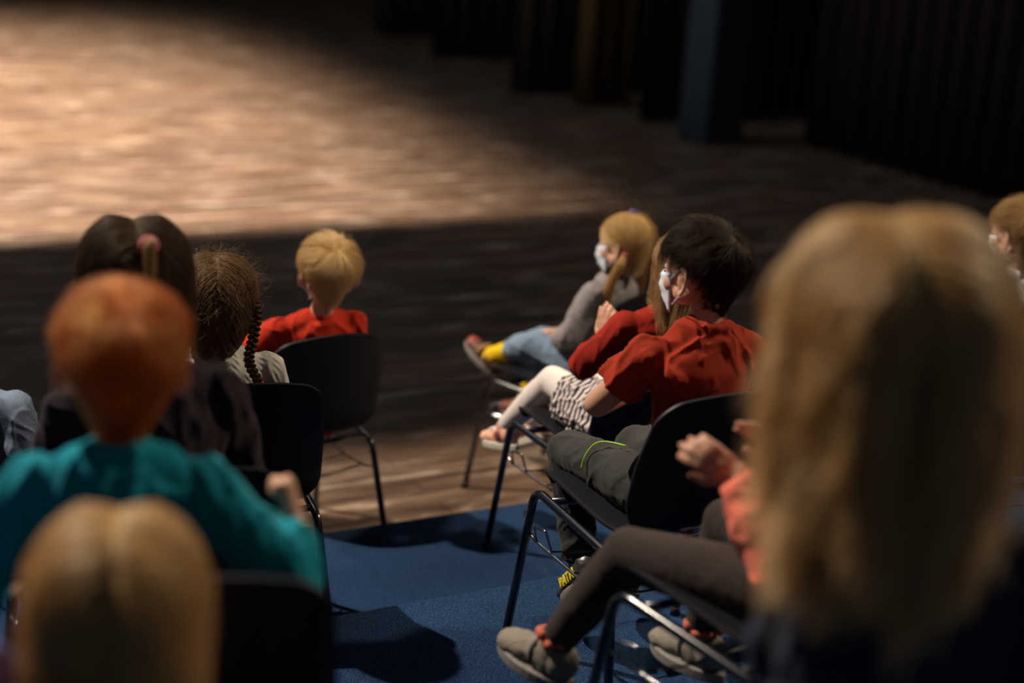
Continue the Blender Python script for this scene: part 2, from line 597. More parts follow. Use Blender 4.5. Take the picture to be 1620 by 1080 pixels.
class Blob:
    def __init__(s):
        s.v, s.f = [], []
        s.n = 0

    def add(s, v, f):
        v = np.array([tuple(x) for x in v]) if not isinstance(v, np.ndarray) else v
        s.v.append(v)
        s.f += [tuple(i + s.n for i in q) for q in f]
        s.n += len(v)

    def ell(s, c, r, M=None):
        v, f = sphere_geo()
        r = (r, r, r) if isinstance(r, (int, float)) else r
        p = v * np.array(r)
        if M is not None:
            p = p @ np.array(M).T
        s.add(p + np.array(c), f)

    def seg(s, a, b, ra, rb, round_a=True, round_b=True, flat=None, n=20, over=0.0):
        a, b = Vector(a), Vector(b)
        if over:
            b = b + (b - a).normalized() * over
        d = (b - a)
        steps = max(2, int(d.length / .03))
        P = [a + d * k / steps for k in range(steps + 1)]
        R = [ra + (rb - ra) * k / steps for k in range(steps + 1)]
        vs, fs = tube_geo(P, R, n)
        s.add(vs, fs)
        if round_a:
            s.ell(a, ra)
        if round_b:
            s.ell(b, rb)

    def loft(s, rings, n=28):
        """rings: (centre, rx, ry[, yaw]) horizontal ellipses joined upward; ends capped"""
        vs, fs = [], []
        for r in rings:
            c, rx, ry = r[0], r[1], r[2]
            X = Vector(r[3]) if len(r) > 3 else Vector((1, 0, 0))
            Y = Vector(r[4]) if len(r) > 4 else Vector((0, 1, 0))
            for k in range(n):
                a = 2 * math.pi * k / n
                ca, sa = math.cos(a), math.sin(a)
                e = 0.85
                ca = math.copysign(abs(ca) ** e, ca)
                sa = math.copysign(abs(sa) ** e, sa)
                vs.append(Vector(c) + X * (rx * ca) + Y * (ry * sa))
        for i in range(len(rings) - 1):
            for k in range(n):
                k2 = (k + 1) % n
                fs.append((i * n + k, i * n + k2, (i + 1) * n + k2, (i + 1) * n + k))
        fs.append(tuple(range(n - 1, -1, -1)))
        o = (len(rings) - 1) * n
        fs.append(tuple(o + k for k in range(n)))
        s.add(vs, fs)

    def build(s, name, mat, parent, voxel=0.005, smooth=4, folds=None, seed=0, factor=0.5):
        V = np.vstack(s.v)
        me = mesh_from('tmp', V, s.f)
        o = bpy.data.objects.new('tmp', me)
        COL.objects.link(o)
        m = o.modifiers.new('r', 'REMESH')
        m.mode = 'VOXEL'
        m.voxel_size = voxel
        m.use_smooth_shade = True
        sm = o.modifiers.new('s', 'SMOOTH')
        sm.factor = factor
        sm.iterations = smooth
        dg = bpy.context.evaluated_depsgraph_get()
        me2 = bpy.data.meshes.new_from_object(o.evaluated_get(dg))
        bpy.data.objects.remove(o)
        bpy.data.meshes.remove(me)
        me2.name = name
        if folds:
            fold(me2, seed=seed, **folds)
        me2.polygons.foreach_set('use_smooth', [True] * len(me2.polygons))
        me2.materials.clear()
        return link(name, me2, mat, parent)


def fold(me, amp=0.004, freq=38.0, seed=0, axis=None, sharp=2.0, n=7):
    """cloth creases: warped ridges pushed along the normals"""
    k = len(me.vertices)
    co = np.empty(k * 3)
    me.vertices.foreach_get('co', co)
    co = co.reshape(-1, 3)
    nr = np.empty(k * 3)
    me.vertices.foreach_get('normal', nr)
    nr = nr.reshape(-1, 3)
    rg = np.random.default_rng(seed + 5)
    h = np.zeros(k)
    freq = freq * 3.2
    for i in range(n):
        d = rg.normal(size=3)
        if axis is not None:
            ax = np.array(axis, float)
            ax /= np.linalg.norm(ax)
            d = d - ax * d.dot(ax) * 0.75
        d /= np.linalg.norm(d)
        w = rg.normal(size=3)
        w /= np.linalg.norm(w)
        f = freq * rg.uniform(.5, 1.4)
        ph = f * (co @ d) + 1.6 * np.sin(f * .45 * (co @ w) + rg.uniform(0, 6)) + rg.uniform(0, 6)
        env = 0.5 + 0.5 * np.sin(f * .3 * (co @ rg.normal(size=3)) + rg.uniform(0, 6))
        h += env * ((1 - np.abs(np.sin(ph * .5))) ** sharp) / (1 + .15 * i)
    h = (h - h.mean()) / (h.std() + 1e-6)
    co += nr * (np.clip(h, -.8, 2.4) * amp * .42)[:, None]
    me.vertices.foreach_set('co', co.ravel())
    me.update()


# ------------------------------------------------------------------ hair strands
def strands_obj(name, pts, r0, r1, mat, parent):
    """pts (n, k, 3) -> one curves object"""
    n, k, _ = pts.shape
    hc = bpy.data.hair_curves.new(name)
    hc.add_curves([k] * n)
    hc.attributes['position'].data.foreach_set('vector', pts.astype(np.float32).ravel())
    ra = hc.attributes.get('radius') or hc.attributes.new('radius', 'FLOAT', 'POINT')
    ra.data.foreach_set('value', np.tile(np.linspace(r0, r1, k), n).astype(np.float32))
    hc.materials.append(mat)
    o = bpy.data.objects.new(name, hc)
    COL.objects.link(o)
    o.parent = parent
    return o


def norm(a):
    return a / (np.linalg.norm(a, axis=-1, keepdims=True) + 1e-9)


class Head:
    """head frame: x right, y face forward, z crown"""
    def __init__(s, c, yaw=0.0, pitch=0.0, roll=0.0, k=1.0):
        s.c = np.array(c, float)
        s.R = np.array(Matrix.Rotation(yaw, 3, 'Z') @ Matrix.Rotation(pitch, 3, 'X') @ Matrix.Rotation(roll, 3, 'Y'))
        s.k = k

    def p(s, q):
        return (np.array(q, float) * s.k) @ s.R.T + s.c

    def v(s, q):
        return np.array(q, float) @ s.R.T


C0 = np.array((0, -.014, .022))
SR = np.array((.0735, .090, .081))


def hairline(d, low_back=-0.80, fringe=0.45):
    """true where hair grows, d = unit directions in the head frame"""
    az = np.arctan2(np.abs(d[:, 0]), d[:, 1])          # 0 front .. pi back
    el = np.arcsin(np.clip(d[:, 2], -1, 1))
    lim = np.interp(az, [0, .6, 1.05, 1.35, 1.62, 1.9, 2.3, np.pi],
                    [fringe, fringe - .02, .22, -.30, -.02, -.35, low_back + .1, low_back])
    return el > lim


def nape(P):
    """draw the lower back of the hair down over the neck"""
    P = P.copy()
    t = np.clip((C0[2] - P[..., 2] - .012) / .055, 0, 1)
    bk = np.clip((.020 - P[..., 1]) / .045, 0, 1)
    w = t * t * bk
    P[..., 2] -= .052 * w
    P[..., 0] *= 1 - .22 * w
    P[..., 1] += .004 * w
    return P


def rand_dirs(n, **kw):
    out = []
    m = 0
    while m < n:
        d = norm(RNG.normal(size=(n, 3)))
        d = d[hairline(d, **kw)]
        out.append(d)
        m += len(d)
    return np.vstack(out)[:n]


def nfield(p, f, seed):
    rg = np.random.default_rng(seed)
    o = np.zeros(p.shape)
    for i in range(4):
        a = rg.normal(size=(3, 3)) * f * (1 + .6 * i)
        o += np.sin(p @ a + rg.uniform(0, 6, 3)) / (1 + .5 * i)
    return o / 2


def cap_mesh(H, off, parent, mat, name='hair', **kw):
    """solid hair mass just above the scalp"""
    v, f = sphere_geo()
    keep = hairline(v, **kw)
    fs = [q for q in f if keep[q[0]] and keep[q[1]] and keep[q[2]]]
    used = sorted({i for q in fs for i in q})
    mp = {i: j for j, i in enumerate(used)}
    base = [H.p(nape(C0 + v[i] * (SR + off))) for i in used]
    n = len(base)
    inner = [H.p(nape(C0 + v[i] * (SR - .012))) for i in used]
    F2 = [tuple(mp[i] for i in q) for q in fs]
    edges = {}
    for q in F2:
        for a, b in ((q[0], q[1]), (q[1], q[2]), (q[2], q[0])):
            edges[(a, b)] = 1
    rim = [(a, b) for (a, b) in edges if (b, a) not in edges]
    faces = list(F2) + [(c + n, b + n, a + n) for a, b, c in F2] + [(b, a, a + n, b + n) for a, b in rim]
    return link(name, mesh_from(name, base + inner, faces), mat, parent)


def short_hair(H, parent, color, n=5200, length=.05, lift=.016, seed=1, whorl=(.12, -.55, .8), nape_len=.012, base=.002, mess=.35, rad=.00035, fringe=.45, low_back=-1.12):
    mh, mm = HAIR[color]
    root = cap_mesh(H, base, parent, mm, fringe=fringe, low_back=low_back)
    d = rand_dirs(n, fringe=fringe, low_back=low_back)
    k = 8
    w = norm(np.array(whorl, float))
    el = d[:, 2]
    L = np.interp(el, [-.8, -.45, -.05, .5, 1], [nape_len, nape_len * 1.6, length * .6, length, length * 1.1])
    az = np.abs(np.arctan2(np.abs(d[:, 0]), d[:, 1]) - 1.5)
    L = L * np.where((az < .42) & (el < .42), .28, 1.0)
    L = L * RNG.uniform(.6, 1.1, n)
    lf = np.interp(el, [-.8, -.3, .2, 1], [.002, .004, lift, lift * 1.1]) * RNG.uniform(.25, 1.0, n)
    clump = nfield(d, 7.0, seed)
    lf = lf * (1 + .35 * clump[:, 0])
    P = np.zeros((n, k, 3))
    cur = d.copy()
    for i in range(k):
        t = i / (k - 1)
        off = base * .5 + lf * np.sin(t * math.pi * .62) * 1.05
        P[:, i] = C0 + cur * (SR + off[:, None])
        away = cur - w
        tan = away - cur * (away * cur).sum(1, keepdims=True)
        tan = norm(tan)
        sw = np.cross(cur, w) * .35
        tan = norm(tan + sw + mess * nfield(d, 9.0, seed + 3) + np.array((0, 0, -.25)))
        tan = tan - cur * (tan * cur).sum(1, keepdims=True)
        cur = norm(cur + norm(tan) * (L / (k - 1) / .082)[:, None])
    P += RNG.normal(scale=.0012, size=(n, 1, 3)) * np.linspace(0, 1, k)[None, :, None]
    strands_obj('strands', H.p(nape(P)), rad * H.k, rad * .4, mh, root)
    return root


def long_hair(H, parent, color, n=6000, length=.34, part=.0, spread=.02, seed=1, wave=.012, rad=.0004, gap=0.0, taper=0.0, base=.006, layer=.022, push=None, flare=0.0):
    mh, mm = HAIR[color]
    root = cap_mesh(H, base * .35, parent, mm, fringe=.5)
    d = rand_dirs(n, fringe=.5)
    d = d[np.abs(d[:, 0] - part) > .003]
    n = len(d)
    k = 26
    L = length * RNG.uniform(.82, 1.05, n)
    lay = RNG.uniform(.1, 1, n)
    g = np.array((0, 0, -1.0)) @ H.R                     # gravity in head frame
    P = np.zeros((n, k, 3))
    cur = C0 + d * (SR + .003)
    P[:, 0] = cur
    sgn = np.sign(d[:, 0] - part)[:, None]
    cl = nfield(d, 5.0, seed)
    cl2 = nfield(d, 13.0, seed + 1)
    for i in range(1, k):
        t = i / (k - 1)
        rel = (cur - C0) / (SR + .003)
        rn = np.linalg.norm(rel, axis=1, keepdims=True)
        u = rel / rn
        want = np.tile(g, (n, 1)) + sgn * np.array((1.0, 0, 0)) * np.clip(u[:, 2:3], 0, 1) * 1.6 + np.array((0, -.55, 0)) * np.clip(u[:, 1:2] + .35, 0, 1)
        tan = want - u * (want * u).sum(1, keepdims=True)
        on = (u[:, 2:3] > -.05)
        step = np.where(on, norm(tan), norm(g + .10 * flare * np.concatenate([np.sign(u[:, :1]), u[:, 1:2] * 0, u[:, 2:3] * 0], 1)))
        cur = cur + step * (L / (k - 1))[:, None]
        rel = (cur - C0)
        tgt = SR + .004 + (base + layer * lay[:, None]) * min(1, t * 5)
        uu = rel / tgt
        un = np.linalg.norm(uu, axis=1, keepdims=True)
        inside = (un < 1) | (on & (uu[:, 2:3] > -.05))
        # keep the fall outside the widest outline of the head
        lat = rel.copy()
        lat[:, 2] = 0
        fixed = np.where(inside & on, C0 + rel / un, cur)
        cur = fixed
        if push is not None:
            w = H.p(cur)
            for (pc, pr) in push:
                q = (w - np.array(pc)) / np.array(pr)
                r2 = q[:, 0] ** 2 + q[:, 2] ** 2
                yb = pc[1] - pr[1] * np.sqrt(np.clip(1 - r2, 0, 1))
                hit = (r2 < 1) & (w[:, 1] > yb) & (w[:, 1] < pc[1] + pr[1] * .35)
                w[hit, 1] = yb[hit]
            cur = ((w - H.c) @ H.R) / H.k
        P[:, i] = cur
    ts = np.linspace(0, 1, k)
    P[:, :, 0] *= (1 - taper * ts ** 1.5)[None, :]
    amp = (ts ** 1.2)[None, :, None]
    P[:, :, 0] += sgn * gap * np.sin(np.clip(ts * 1.6, 0, 1) * math.pi / 2)[None, :] * np.clip((.04 - P[:, :, 1]) / .06, 0, 1)
    ph = cl[:, None, :1] * 4
    P += amp * wave * (np.sin(ts[None, :, None] * 13 + ph * 3) * np.array((1, .6, 0)) + cl[:, None, :] * 1.6 + cl2[:, None, :] * .5)
    P += RNG.normal(scale=.0016, size=(n, 1, 3)) * amp
    strands_obj('strands', H.p(P), rad * H.k, rad * .5, mh, root)
    return root


def pulled_hair(H, parent, color, ties, n=4200, part=0.0, seed=1, base=.005, layer=.008, rad=.00035, fly=220, side_split=True, fringe=.45):
    """hair combed over the scalp towards one or two gathered points (head frame)"""
    mh, mm = HAIR[color]
    root = cap_mesh(H, base * .7, parent, mm, fringe=fringe, low_back=-1.12)
    d = rand_dirs(n, fringe=fringe, low_back=-1.12)
    if len(ties) == 2:
        d = d[np.abs(d[:, 0] - part) > .005]
    n = len(d)
    T = np.array(ties, float)
    if len(ties) == 2:
        tgt = np.where((d[:, :1] - part) > 0, T[1], T[0])
    else:
        tgt = np.tile(T[0], (n, 1))
    tu = norm((tgt - C0) / SR)
    k = 14
    P = np.zeros((n, k, 3))
    lay = RNG.uniform(0, 1, n)
    cl = nfield(d, 8, seed)
    ang = np.arccos(np.clip((d * tu).sum(1), -1, 1))
    down = np.array((0, 0, -.35))
    for i in range(k):
        t = i / (k - 1)
        s0 = np.sin((1 - t) * ang)[:, None]
        s1 = np.sin(t * ang)[:, None]
        u = norm(d * s0 + tu * s1 + down * (4 * t * (1 - t)) * .25 * ang[:, None] * .5)
        off = base + (layer * lay + .0035 * cl[:, 0]) * math.sin(min(1, t * 3) * math.pi / 2)
        P[:, i] = C0 + u * (SR + off[:, None])
    P += cl[:, None, :] * .0015
    P = nape(P)
    end = np.linspace(0, 1, k)[None, :, None] ** 6
    P = P * (1 - end) + (tgt[:, None, :] + RNG.normal(scale=.004, size=(n, 1, 3))) * end
    strands_obj('strands', H.p(P), rad * H.k, rad * .8, mh, root)
    if fly:
        f = rand_dirs(fly, fringe=.3)
        q = np.zeros((fly, 7, 3))
        cur = C0 + f * (SR + base)
        dirn = norm(f * .8 + RNG.normal(scale=.6, size=(fly, 3)))
        LL = RNG.uniform(.004, .012, fly)[:, None]
        for i in range(7):
            q[:, i] = cur
            cur = cur + dirn * LL
            dirn = norm(dirn + RNG.normal(scale=.35, size=(fly, 3)) + np.array((0, 0, -.12)))
        strands_obj('loose_strands', H.p(q), .00022, .0001, mh, root)
    return root


def tail(parent, color, path, r, n=700, seed=3, wave=.004, rad=.00035, name='ponytail', taper=.35):
    """path in person space; bundle of strands with radius profile"""
    C = catmull(path, 6)
    k = len(C)
    ts = np.linspace(0, 1, k)
    prof = r * (0.45 + .75 * np.sin(np.clip(ts * 1.15, 0, 1) * math.pi * .62)) * (1 - (1 - taper) * ts ** 2)
    ang = RNG.uniform(0, 2 * math.pi, n)
    rr = np.sqrt(RNG.uniform(0, 1, n))
    T = norm(np.gradient(C, axis=0))
    A = norm(np.cross(T, np.array((.3, .2, .9))))
    B = np.cross(T, A)
    P = C[None] + (A[None] * (np.cos(ang) * rr)[:, None, None] + B[None] * (np.sin(ang) * rr)[:, None, None]) * prof[None, :, None]
    ph = RNG.uniform(0, 2, n)[:, None, None]
    P += wave * ts[None, :, None] * np.sin(ts[None, :, None] * 9 + ph + np.array((0, 2, 4)))
    return strands_obj(name, P, rad, rad * .5, HAIR[color][0], parent)


def braid(parent, color, path, r, turns=7, n=110, seed=3, rad=.0004):
    C = catmull(path, 16)
    k = len(C)
    ts = np.linspace(0, 1, k)
    T = norm(np.gradient(C, axis=0))
    A = norm(np.cross(T, np.array((.1, 1, .1))))
    B = np.cross(T, A)
    allp = []
    for j in range(3):
        ph = ts * turns * 2 * math.pi / 1.5 + j * 2 * math.pi / 3
        c = C + A * (np.sin(ph) * r * (1 - .35 * ts))[:, None] + B * (np.sin(2 * ph) * r * .45 * (1 - .35 * ts))[:, None]
        ang = RNG.uniform(0, 2 * math.pi, n)
        rr = np.sqrt(RNG.uniform(0, 1, n)) * r * .58
        P = c[None] + A[None] * (np.cos(ang) * rr)[:, None, None] + B[None] * (np.sin(ang) * rr)[:, None, None]
        allp.append(P)
    return strands_obj('braid', np.vstack(allp), rad, rad * .7, HAIR[color][0], parent)


def tie_ring(parent, c, axis, r, t, mat):
    ax = Vector(axis).normalized()
    u = ax.orthogonal().normalized()
    v = ax.cross(u)
    P = [Vector(c) + (u * math.cos(a) + v * math.sin(a)) * r for a in np.linspace(0, 2 * math.pi, 17)]
    return tube_obj('hair_tie', P, t, mat, parent, seg=8)


# ------------------------------------------------------------------ body
def hand(bl, wrist, d, pn, side, k=1.0, curl=(.25, .3, .25), spread=.12, thumb=.6):
    """side=+1: thumb on the (pn x d) side"""
    d = Vector(d).normalized()
    pn = (Vector(pn) - d * Vector(pn).dot(d)).normalized()
    w = pn.cross(d) * side
    o = Vector(wrist)
    Mx = np.array([[d.x, w.x, pn.x], [d.y, w.y, pn.y], [d.z, w.z, pn.z]])
    # palm as a rounded slab
    bl.ell(o + d * .032 * k, (.036 * k, .025 * k, .0115 * k), Mx)
    bl.ell(o + d * .048 * k, (.024 * k, .028 * k, .010 * k), Mx)
    bl.ell(o + d * .020 * k + w * .015 * k + pn * .004 * k, (.020 * k, .011 * k, .011 * k), Mx)
    bl.seg(o - d * .01 * k, o + d * .03 * k, .0165 * k, .015 * k)
    fl = [(.0225, .044, .0072), (.0075, .050, .0075), (-.0075, .046, .0071), (-.0215, .036, .0063)]
    for i, (off, L, r) in enumerate(fl):
        a = o + d * (.062 - .004 * abs(i - 1.2)) * k + w * off * k
        dirn = (d + w * off * spread * 40 * .6).normalized()
        ax = dirn.cross(pn).normalized()
        cur = dirn
        for j, fr in enumerate((.45, .31, .24)):
            cur = Quaternion(ax, curl[j] + .04 * i) @ cur
            b = a + cur * L * fr * k * 1.02
            bl.seg(a, b, r * k * (1 - .08 * j), r * k * (1 - .08 * (j + 1)), n=12)
            a = b
    a = o + d * .014 * k + w * .020 * k
    t1 = (d * .75 + w * thumb + pn * .35).normalized()
    b = a + t1 * .030 * k
    bl.seg(a, b, .0095 * k, .0082 * k, n=12)
    t2 = (d * .95 + w * thumb * .25 + pn * .25).normalized()
    bl.seg(b, b + t2 * .024 * k, .0080 * k, .0065 * k, n=12)


def head_shape(bl, H):
    k = H.k
    R = H.R
    def e(c, r, M=None):
        MM = R if M is None else R @ np.array(M)
        bl.ell(H.p(c), tuple(x * k for x in r), MM)
    e((0, -.014, .022), (.0725, .089, .080))
    e((0, -.046, -.045), (.044, .039, .048))
    e((0, .022, .008), (.064, .060, .062))
    e((0, .028, -.030), (.053, .048, .058))
    e((0, .046, -.070), (.026, .024, .022))
    for s in (-1, 1):
        e((s * .031, .048, -.036), (.026, .026, .026))
        e((s * .044, .010, -.052), (.018, .030, .022))
        e((s * .028, .070, .018), (.020, .010, .007))      # brow
        e((s * .0095, .083, -.032), (.006, .007, .006))    # nostril wing
    a, b = H.p((0, .076, .006)), H.p((0, .092, -.028))
    bl.seg(a, b, .0065 * k, .0095 * k, n=12)
    e((0, .076, -.052), (.017, .008, .006))
    e((0, .073, -.061), (.014, .008, .006))
    # ears: rim, lobe and bowl
    for s in (-1, 1):
        pts = []
        for t in np.linspace(-.5, 4.1, 14):
            pts.append(H.p((s * (.0775 + .013 * (.5 - .5 * math.cos(t + .9))), -.006 - .0175 * math.sin(t * .78 + .2), -.016 + .030 * math.cos(t * .78))))
        for p, q in zip(pts[:-1], pts[1:]):
            bl.seg(p, q, .0040 * k, .0040 * k, n=8)
        e((s * .0785, -.006, -.016), (.0055, .014, .026))
        e((s * .076, .000, -.037), (.0055, .007, .008))


def head_details(H, parent, mask=None, lips=True):
    for s in (-1, 1):
        c = H.p((s * .0285, .0665, -.001))
        v, f = sphere_geo()
        eye = link('eye', mesh_from('eye', v * .0112 * H.k + c, f), MT['eye'], parent)
        ci = H.p((s * .0285, .0760, -.001))
        M = H.R @ np.diag((.0052, .0022, .0052)) * H.k
        link('iris', mesh_from('iris', v @ M.T + ci, f), MT['iris'], eye)
    if mask:
        make_mask(H, parent, MT[mask])


def make_mask(H, parent, mat):
    nu, nv = 17, 11
    vs = []
    for j in range(nv):
        tv = j / (nv - 1)
        z = -.018 - .078 * tv
        for i in range(nu):
            tu = i / (nu - 1) * 2 - 1
            a = tu * 1.12
            rx = .060 - .006 * tv
            ry = .066 + .024 * math.sin(math.pi * min(1, .15 + tv * .85)) * (1 - tu * tu)
            pl = .0018 * math.sin(tv * math.pi * 6) * (1 - tu ** 4)
            x = math.sin(a) * (rx + pl) * 1.02
            y = .012 + math.cos(a) * (ry + pl) + .006 * (1 - abs(tu)) - (.01 * tv * (1 - tu * tu))
            vs.append(H.p((x, y, z + .010 * tu * tu * (1 - 1.6 * tv))))
    fs = [(j * nu + i, j * nu + i + 1, (j + 1) * nu + i + 1, (j + 1) * nu + i) for j in range(nv - 1) for i in range(nu - 1)]
    o = link('face_mask', mesh_from('face_mask', vs, fs), mat, parent)
    sm = o.modifiers.new('thick', 'SOLIDIFY')
    sm.thickness = .0022
    sm.offset = 1
    for s in (-1, 1):
        P = [H.p((s * .0555, .040, -.022)), H.p((s * .071, .020, -.004)), H.p((s * .082, -.010, .014)), H.p((s * .088, -.024, -.006)),
             H.p((s * .082, -.018, -.034)), H.p((s * .066, .014, -.062)), H.p((s * .050, .036, -.082))]
        C = [Vector(p) for p in catmull(P, 4)]
        tube_obj('ear_loop', C, .0014 * H.k, mat, o, seg=6)


def V3(p):
    return Vector(p)


def lerp(a, b, t):
    return tuple(np.array(a) * (1 - t) + np.array(b) * t)


def seated(k=1.0):
    J = dict(pelvis=(0, -.105, .505), waist=(0, -.115, .60), chest=(0, -.135, .735), neck=(0, -.135, .855), head=(0, -.115, .995))
    for s, n in ((-1, 'L'), (1, 'R')):
        J['hip' + n] = (s * .062, -.10, .505)
        J['knee' + n] = (s * .085, .19, .505)
        J['ankle' + n] = (s * .085, .235, .25)
        J['toe' + n] = (s * .09, .345, .195)
        J['shoulder' + n] = (s * .118, -.14, .835)
        J['elbow' + n] = (s * .165, -.09, .655)
        J['wrist' + n] = (s * .09, .06, .60)
        J['hd' + n] = (-s * .5, .8, -.1)
        J['pn' + n] = (0, -.2, -1)
    if k != 1.0:
        for q, v in J.items():
            if not q.startswith(('hd', 'pn')):
                z0 = .44
                J[q] = (v[0] * k, -.2 + (v[1] + .2) * k, z0 + (v[2] - z0) * k)
    return J


def person(label, at, yaw, tier, J, k=1.0, head=(0, 0, 0), hk=1.0, skin_m='skin', top=None, sleeve='long', bottom=None,
           bottom_len='long', shoes=None, mask=None, folds=.007, seed=0, voxel=.0045, curl=None, group=None, lower=True, ease=.012, collar=None,
           arms=True, hands=True, slack=.012, fat=1.0):
    """one child: a continuous body with its clothes as parts; J = joints in the chair's frame"""
    c = W(at[0], at[1], tier * RISE)
    J = dict(J)
    for n in 'LR':
        q = J['shoulder' + n]
        J['shoulder' + n] = (q[0], q[1], q[2] - .014 * k)
    H = Head(J['head'], *head, k=hk)
    b = Blob()
    head_shape(b, H)
    nk = V3(J['neck'])
    hb = Vector(H.p((0, -.030, -.050)))
    b.seg(nk, hb, .035 * k, .034 * hk)
    # torso
    def torso(bl, e, lo=0.0, neck_r=None):
        X = (V3(J['shoulderR']) - V3(J['shoulderL'])).normalized()
        Z = (nk - V3(J['pelvis'])).normalized()
        Y = Z.cross(X).normalized()
        sw = (V3(J['shoulderR']) - V3(J['shoulderL'])).length / 2
        pv, wa, ch = V3(J['pelvis']), V3(J['waist']), V3(J['chest'])
        Xp = Vector((1, 0, 0))
        f = fat * k
        rings = [(pv - Vector((0, 0, .045 + lo)) * k, .094 * f + e, .076 * f + e, Xp), (pv, .100 * f + e, .074 * f + e, Xp), (wa, .090 * f + e, .064 * f + e, (Xp + X).normalized()),
                 (ch, .104 * f + e, .068 * f + e, X), (ch.lerp(nk, .45), sw * .98 + e, .066 * f + e, X), (nk - Z * .034 * k, sw * .90 + e * .7, .056 * k + e, X), (nk - Z * .012 * k, sw * (.58 if e > 0 else .40) + e * .5, (.048 if e > 0 else .036) * k + e * .8, X),
                 (nk + Z * .002, (neck_r or .046) * k + e * .7, (neck_r or .048) * k + e * .7, X)]
        bl.loft(rings)
        for n in 'LR':
            bl.seg(nk - Z * .02 * k, Vector(J['shoulder' + n]) - Z * .008, .034 * k + e * .7, .034 * k + e * .8)
            bl.seg(nk + Z * .012 * k, Vector(J['shoulder' + n]).lerp(nk, .45) - Z * .004, .026 * k + e * .8, .030 * k + e)
    torso(b, -.006, neck_r=.028)
    ar = (.036, .029, .0195)
    lr = (.062, .043, .042, .027)
    if arms:
        for n, s in (('L', -1), ('R', 1)):
            b.seg(J['shoulder' + n], J['elbow' + n], ar[0] * k, ar[1] * k)
            m = lerp(J['elbow' + n], J['wrist' + n], .35)
            b.seg(J['elbow' + n], m, ar[1] * k, .028 * k)
            b.seg(m, J['wrist' + n], .028 * k, ar[2] * k)
            if hands:
                cu = (curl or {}).get(n, (.25, .35, .3))
                hand(b, J['wrist' + n], J['hd' + n], J['pn' + n], s if False else (1 if n == 'R' else -1), k * .98, cu)
    if lower:
        for n in 'LR':
            b.seg(J['hip' + n], J['knee' + n], lr[0] * k * fat, lr[1] * k)
            m = lerp(J['knee' + n], J['ankle' + n], .35)
            b.seg(J['knee' + n], m, lr[2] * k, .041 * k)
            b.seg(m, J['ankle' + n], .041 * k, lr[3] * k)
            if bottom is None or shoes is None:
                b.seg(J['ankle' + n], J['toe' + n], .028 * k, .02 * k)
    body = b.build('person', MT[skin_m], None, voxel=min(voxel, .0042), smooth=3, factor=.5)
    body.location = c
    body.rotation_euler = (0, 0, yaw - AL)
    head_details(H, body, mask)
    tag(body, label, 'child', group)
    if top:
        t = Blob()
        torso(t, ease, lo=.02)
        Zc = (nk - V3(J['chest'])).normalized()
        nd = (hb - nk).normalized()
        cc = nk + nd * .012 * k
        for a in np.linspace(0, 2 * math.pi, 26)[:-1]:
            t.ell(cc + Vector((math.cos(a) * .036 * k, math.sin(a) * .035 * k, -.30 * math.sin(a) * .036 * k)), (.0095 * k, .0095 * k, .011 * k))
        t.seg(nk - nd * .02, nk + nd * .004, .046 * k, .036 * k, n=24)
        for n in 'LR':
            S_, E_, W_ = J['shoulder' + n], J['elbow' + n], J['wrist' + n]
            if sleeve == 'long':
                t.seg(S_, E_, ar[0] * k + slack * .9, ar[1] * k + slack * 1.3)
                t.seg(E_, lerp(E_, W_, .55), ar[1] * k + slack * 1.3, .027 * k + slack * 1.1)
                t.seg(lerp(E_, W_, .55), lerp(E_, W_, .93), .027 * k + slack * 1.1, ar[2] * k + .012, round_b=False)
            elif sleeve == 'short':
                t.seg(S_, lerp(S_, E_, .62), ar[0] * k + slack * .8, ar[1] * k + slack * 1.6, round_b=False)
        tp = t.build('top', MT[top], body, voxel=voxel, smooth=26, folds=dict(amp=folds, freq=30, axis=(0, 0, 1)), seed=seed)
        if collar:
            P = []
            Zx = (nk - V3(J['chest'])).normalized()
            cc = nk + Zx * .006
            for a in np.linspace(0, 2 * math.pi, 25):
                P.append(cc + Vector((math.cos(a) * .047 * k, math.sin(a) * .045 * k, -.012 * math.sin(a) * k)))
            tube_obj('collar', P, .0085 * k, MT[collar], tp, seg=8)
    if bottom and lower:
        t = Blob()
        pv = V3(J['pelvis'])
        e = .010 if bottom != 'tights' else .004
        if bottom in ('brown_leggings',):
            e = .005
        t.loft([(pv - Vector((0, 0, .05)) * k, .100 * k * fat + e, .082 * k + e), (pv + Vector((0, 0, .045)) * k, .094 * k * fat + e, .074 * k + e)])
        for n in 'LR':
            H_, K_, A_ = J['hip' + n], J['knee' + n], J['ankle' + n]
            t.seg(H_, K_, lr[0] * k * fat + e, lr[1] * k + e)
            m = lerp(K_, A_, .35)
            t.seg(K_, m, lr[2] * k + e, .041 * k + e)
            t.seg(m, lerp(m, A_, .95 if bottom_len == 'long' else .45), .041 * k + e, lr[3] * k + e * (1.3 if e > .006 else 1), round_b=False)
        nm = {'tights': 'tights', 'brown_leggings': 'leggings'}.get(bottom, 'trousers')
        t.build(nm, MT[bottom], body, voxel=voxel, smooth=4, folds=dict(amp=.0045 if e > .006 else .0012, freq=36, axis=None), seed=seed + 9)
    if bottom_len == 'short':
        for n in 'LR':
            A_, K_ = V3(J['ankle' + n]), V3(J['knee' + n])
            t = Blob()
            t.seg(A_ + (A_ - K_) * .12, A_.lerp(K_, .42), .033 * k, .037 * k, round_b=False)
            t.build('sock', MT['yellow_sock'], body, voxel=.004, smooth=3, folds=dict(amp=.0015, freq=60))
    if shoes:
        for n in 'LR':
            shoes(body, V3(J['ankle' + n]), V3(J['toe' + n]), k, -1 if n == 'L' else 1)
    return body, H


def shoe_frame(a, t, upv=(0, 0, 1)):
    d = (t - a).normalized()
    # foot direction in the plane of ankle->toe; sole normal points away from the ankle
    return d


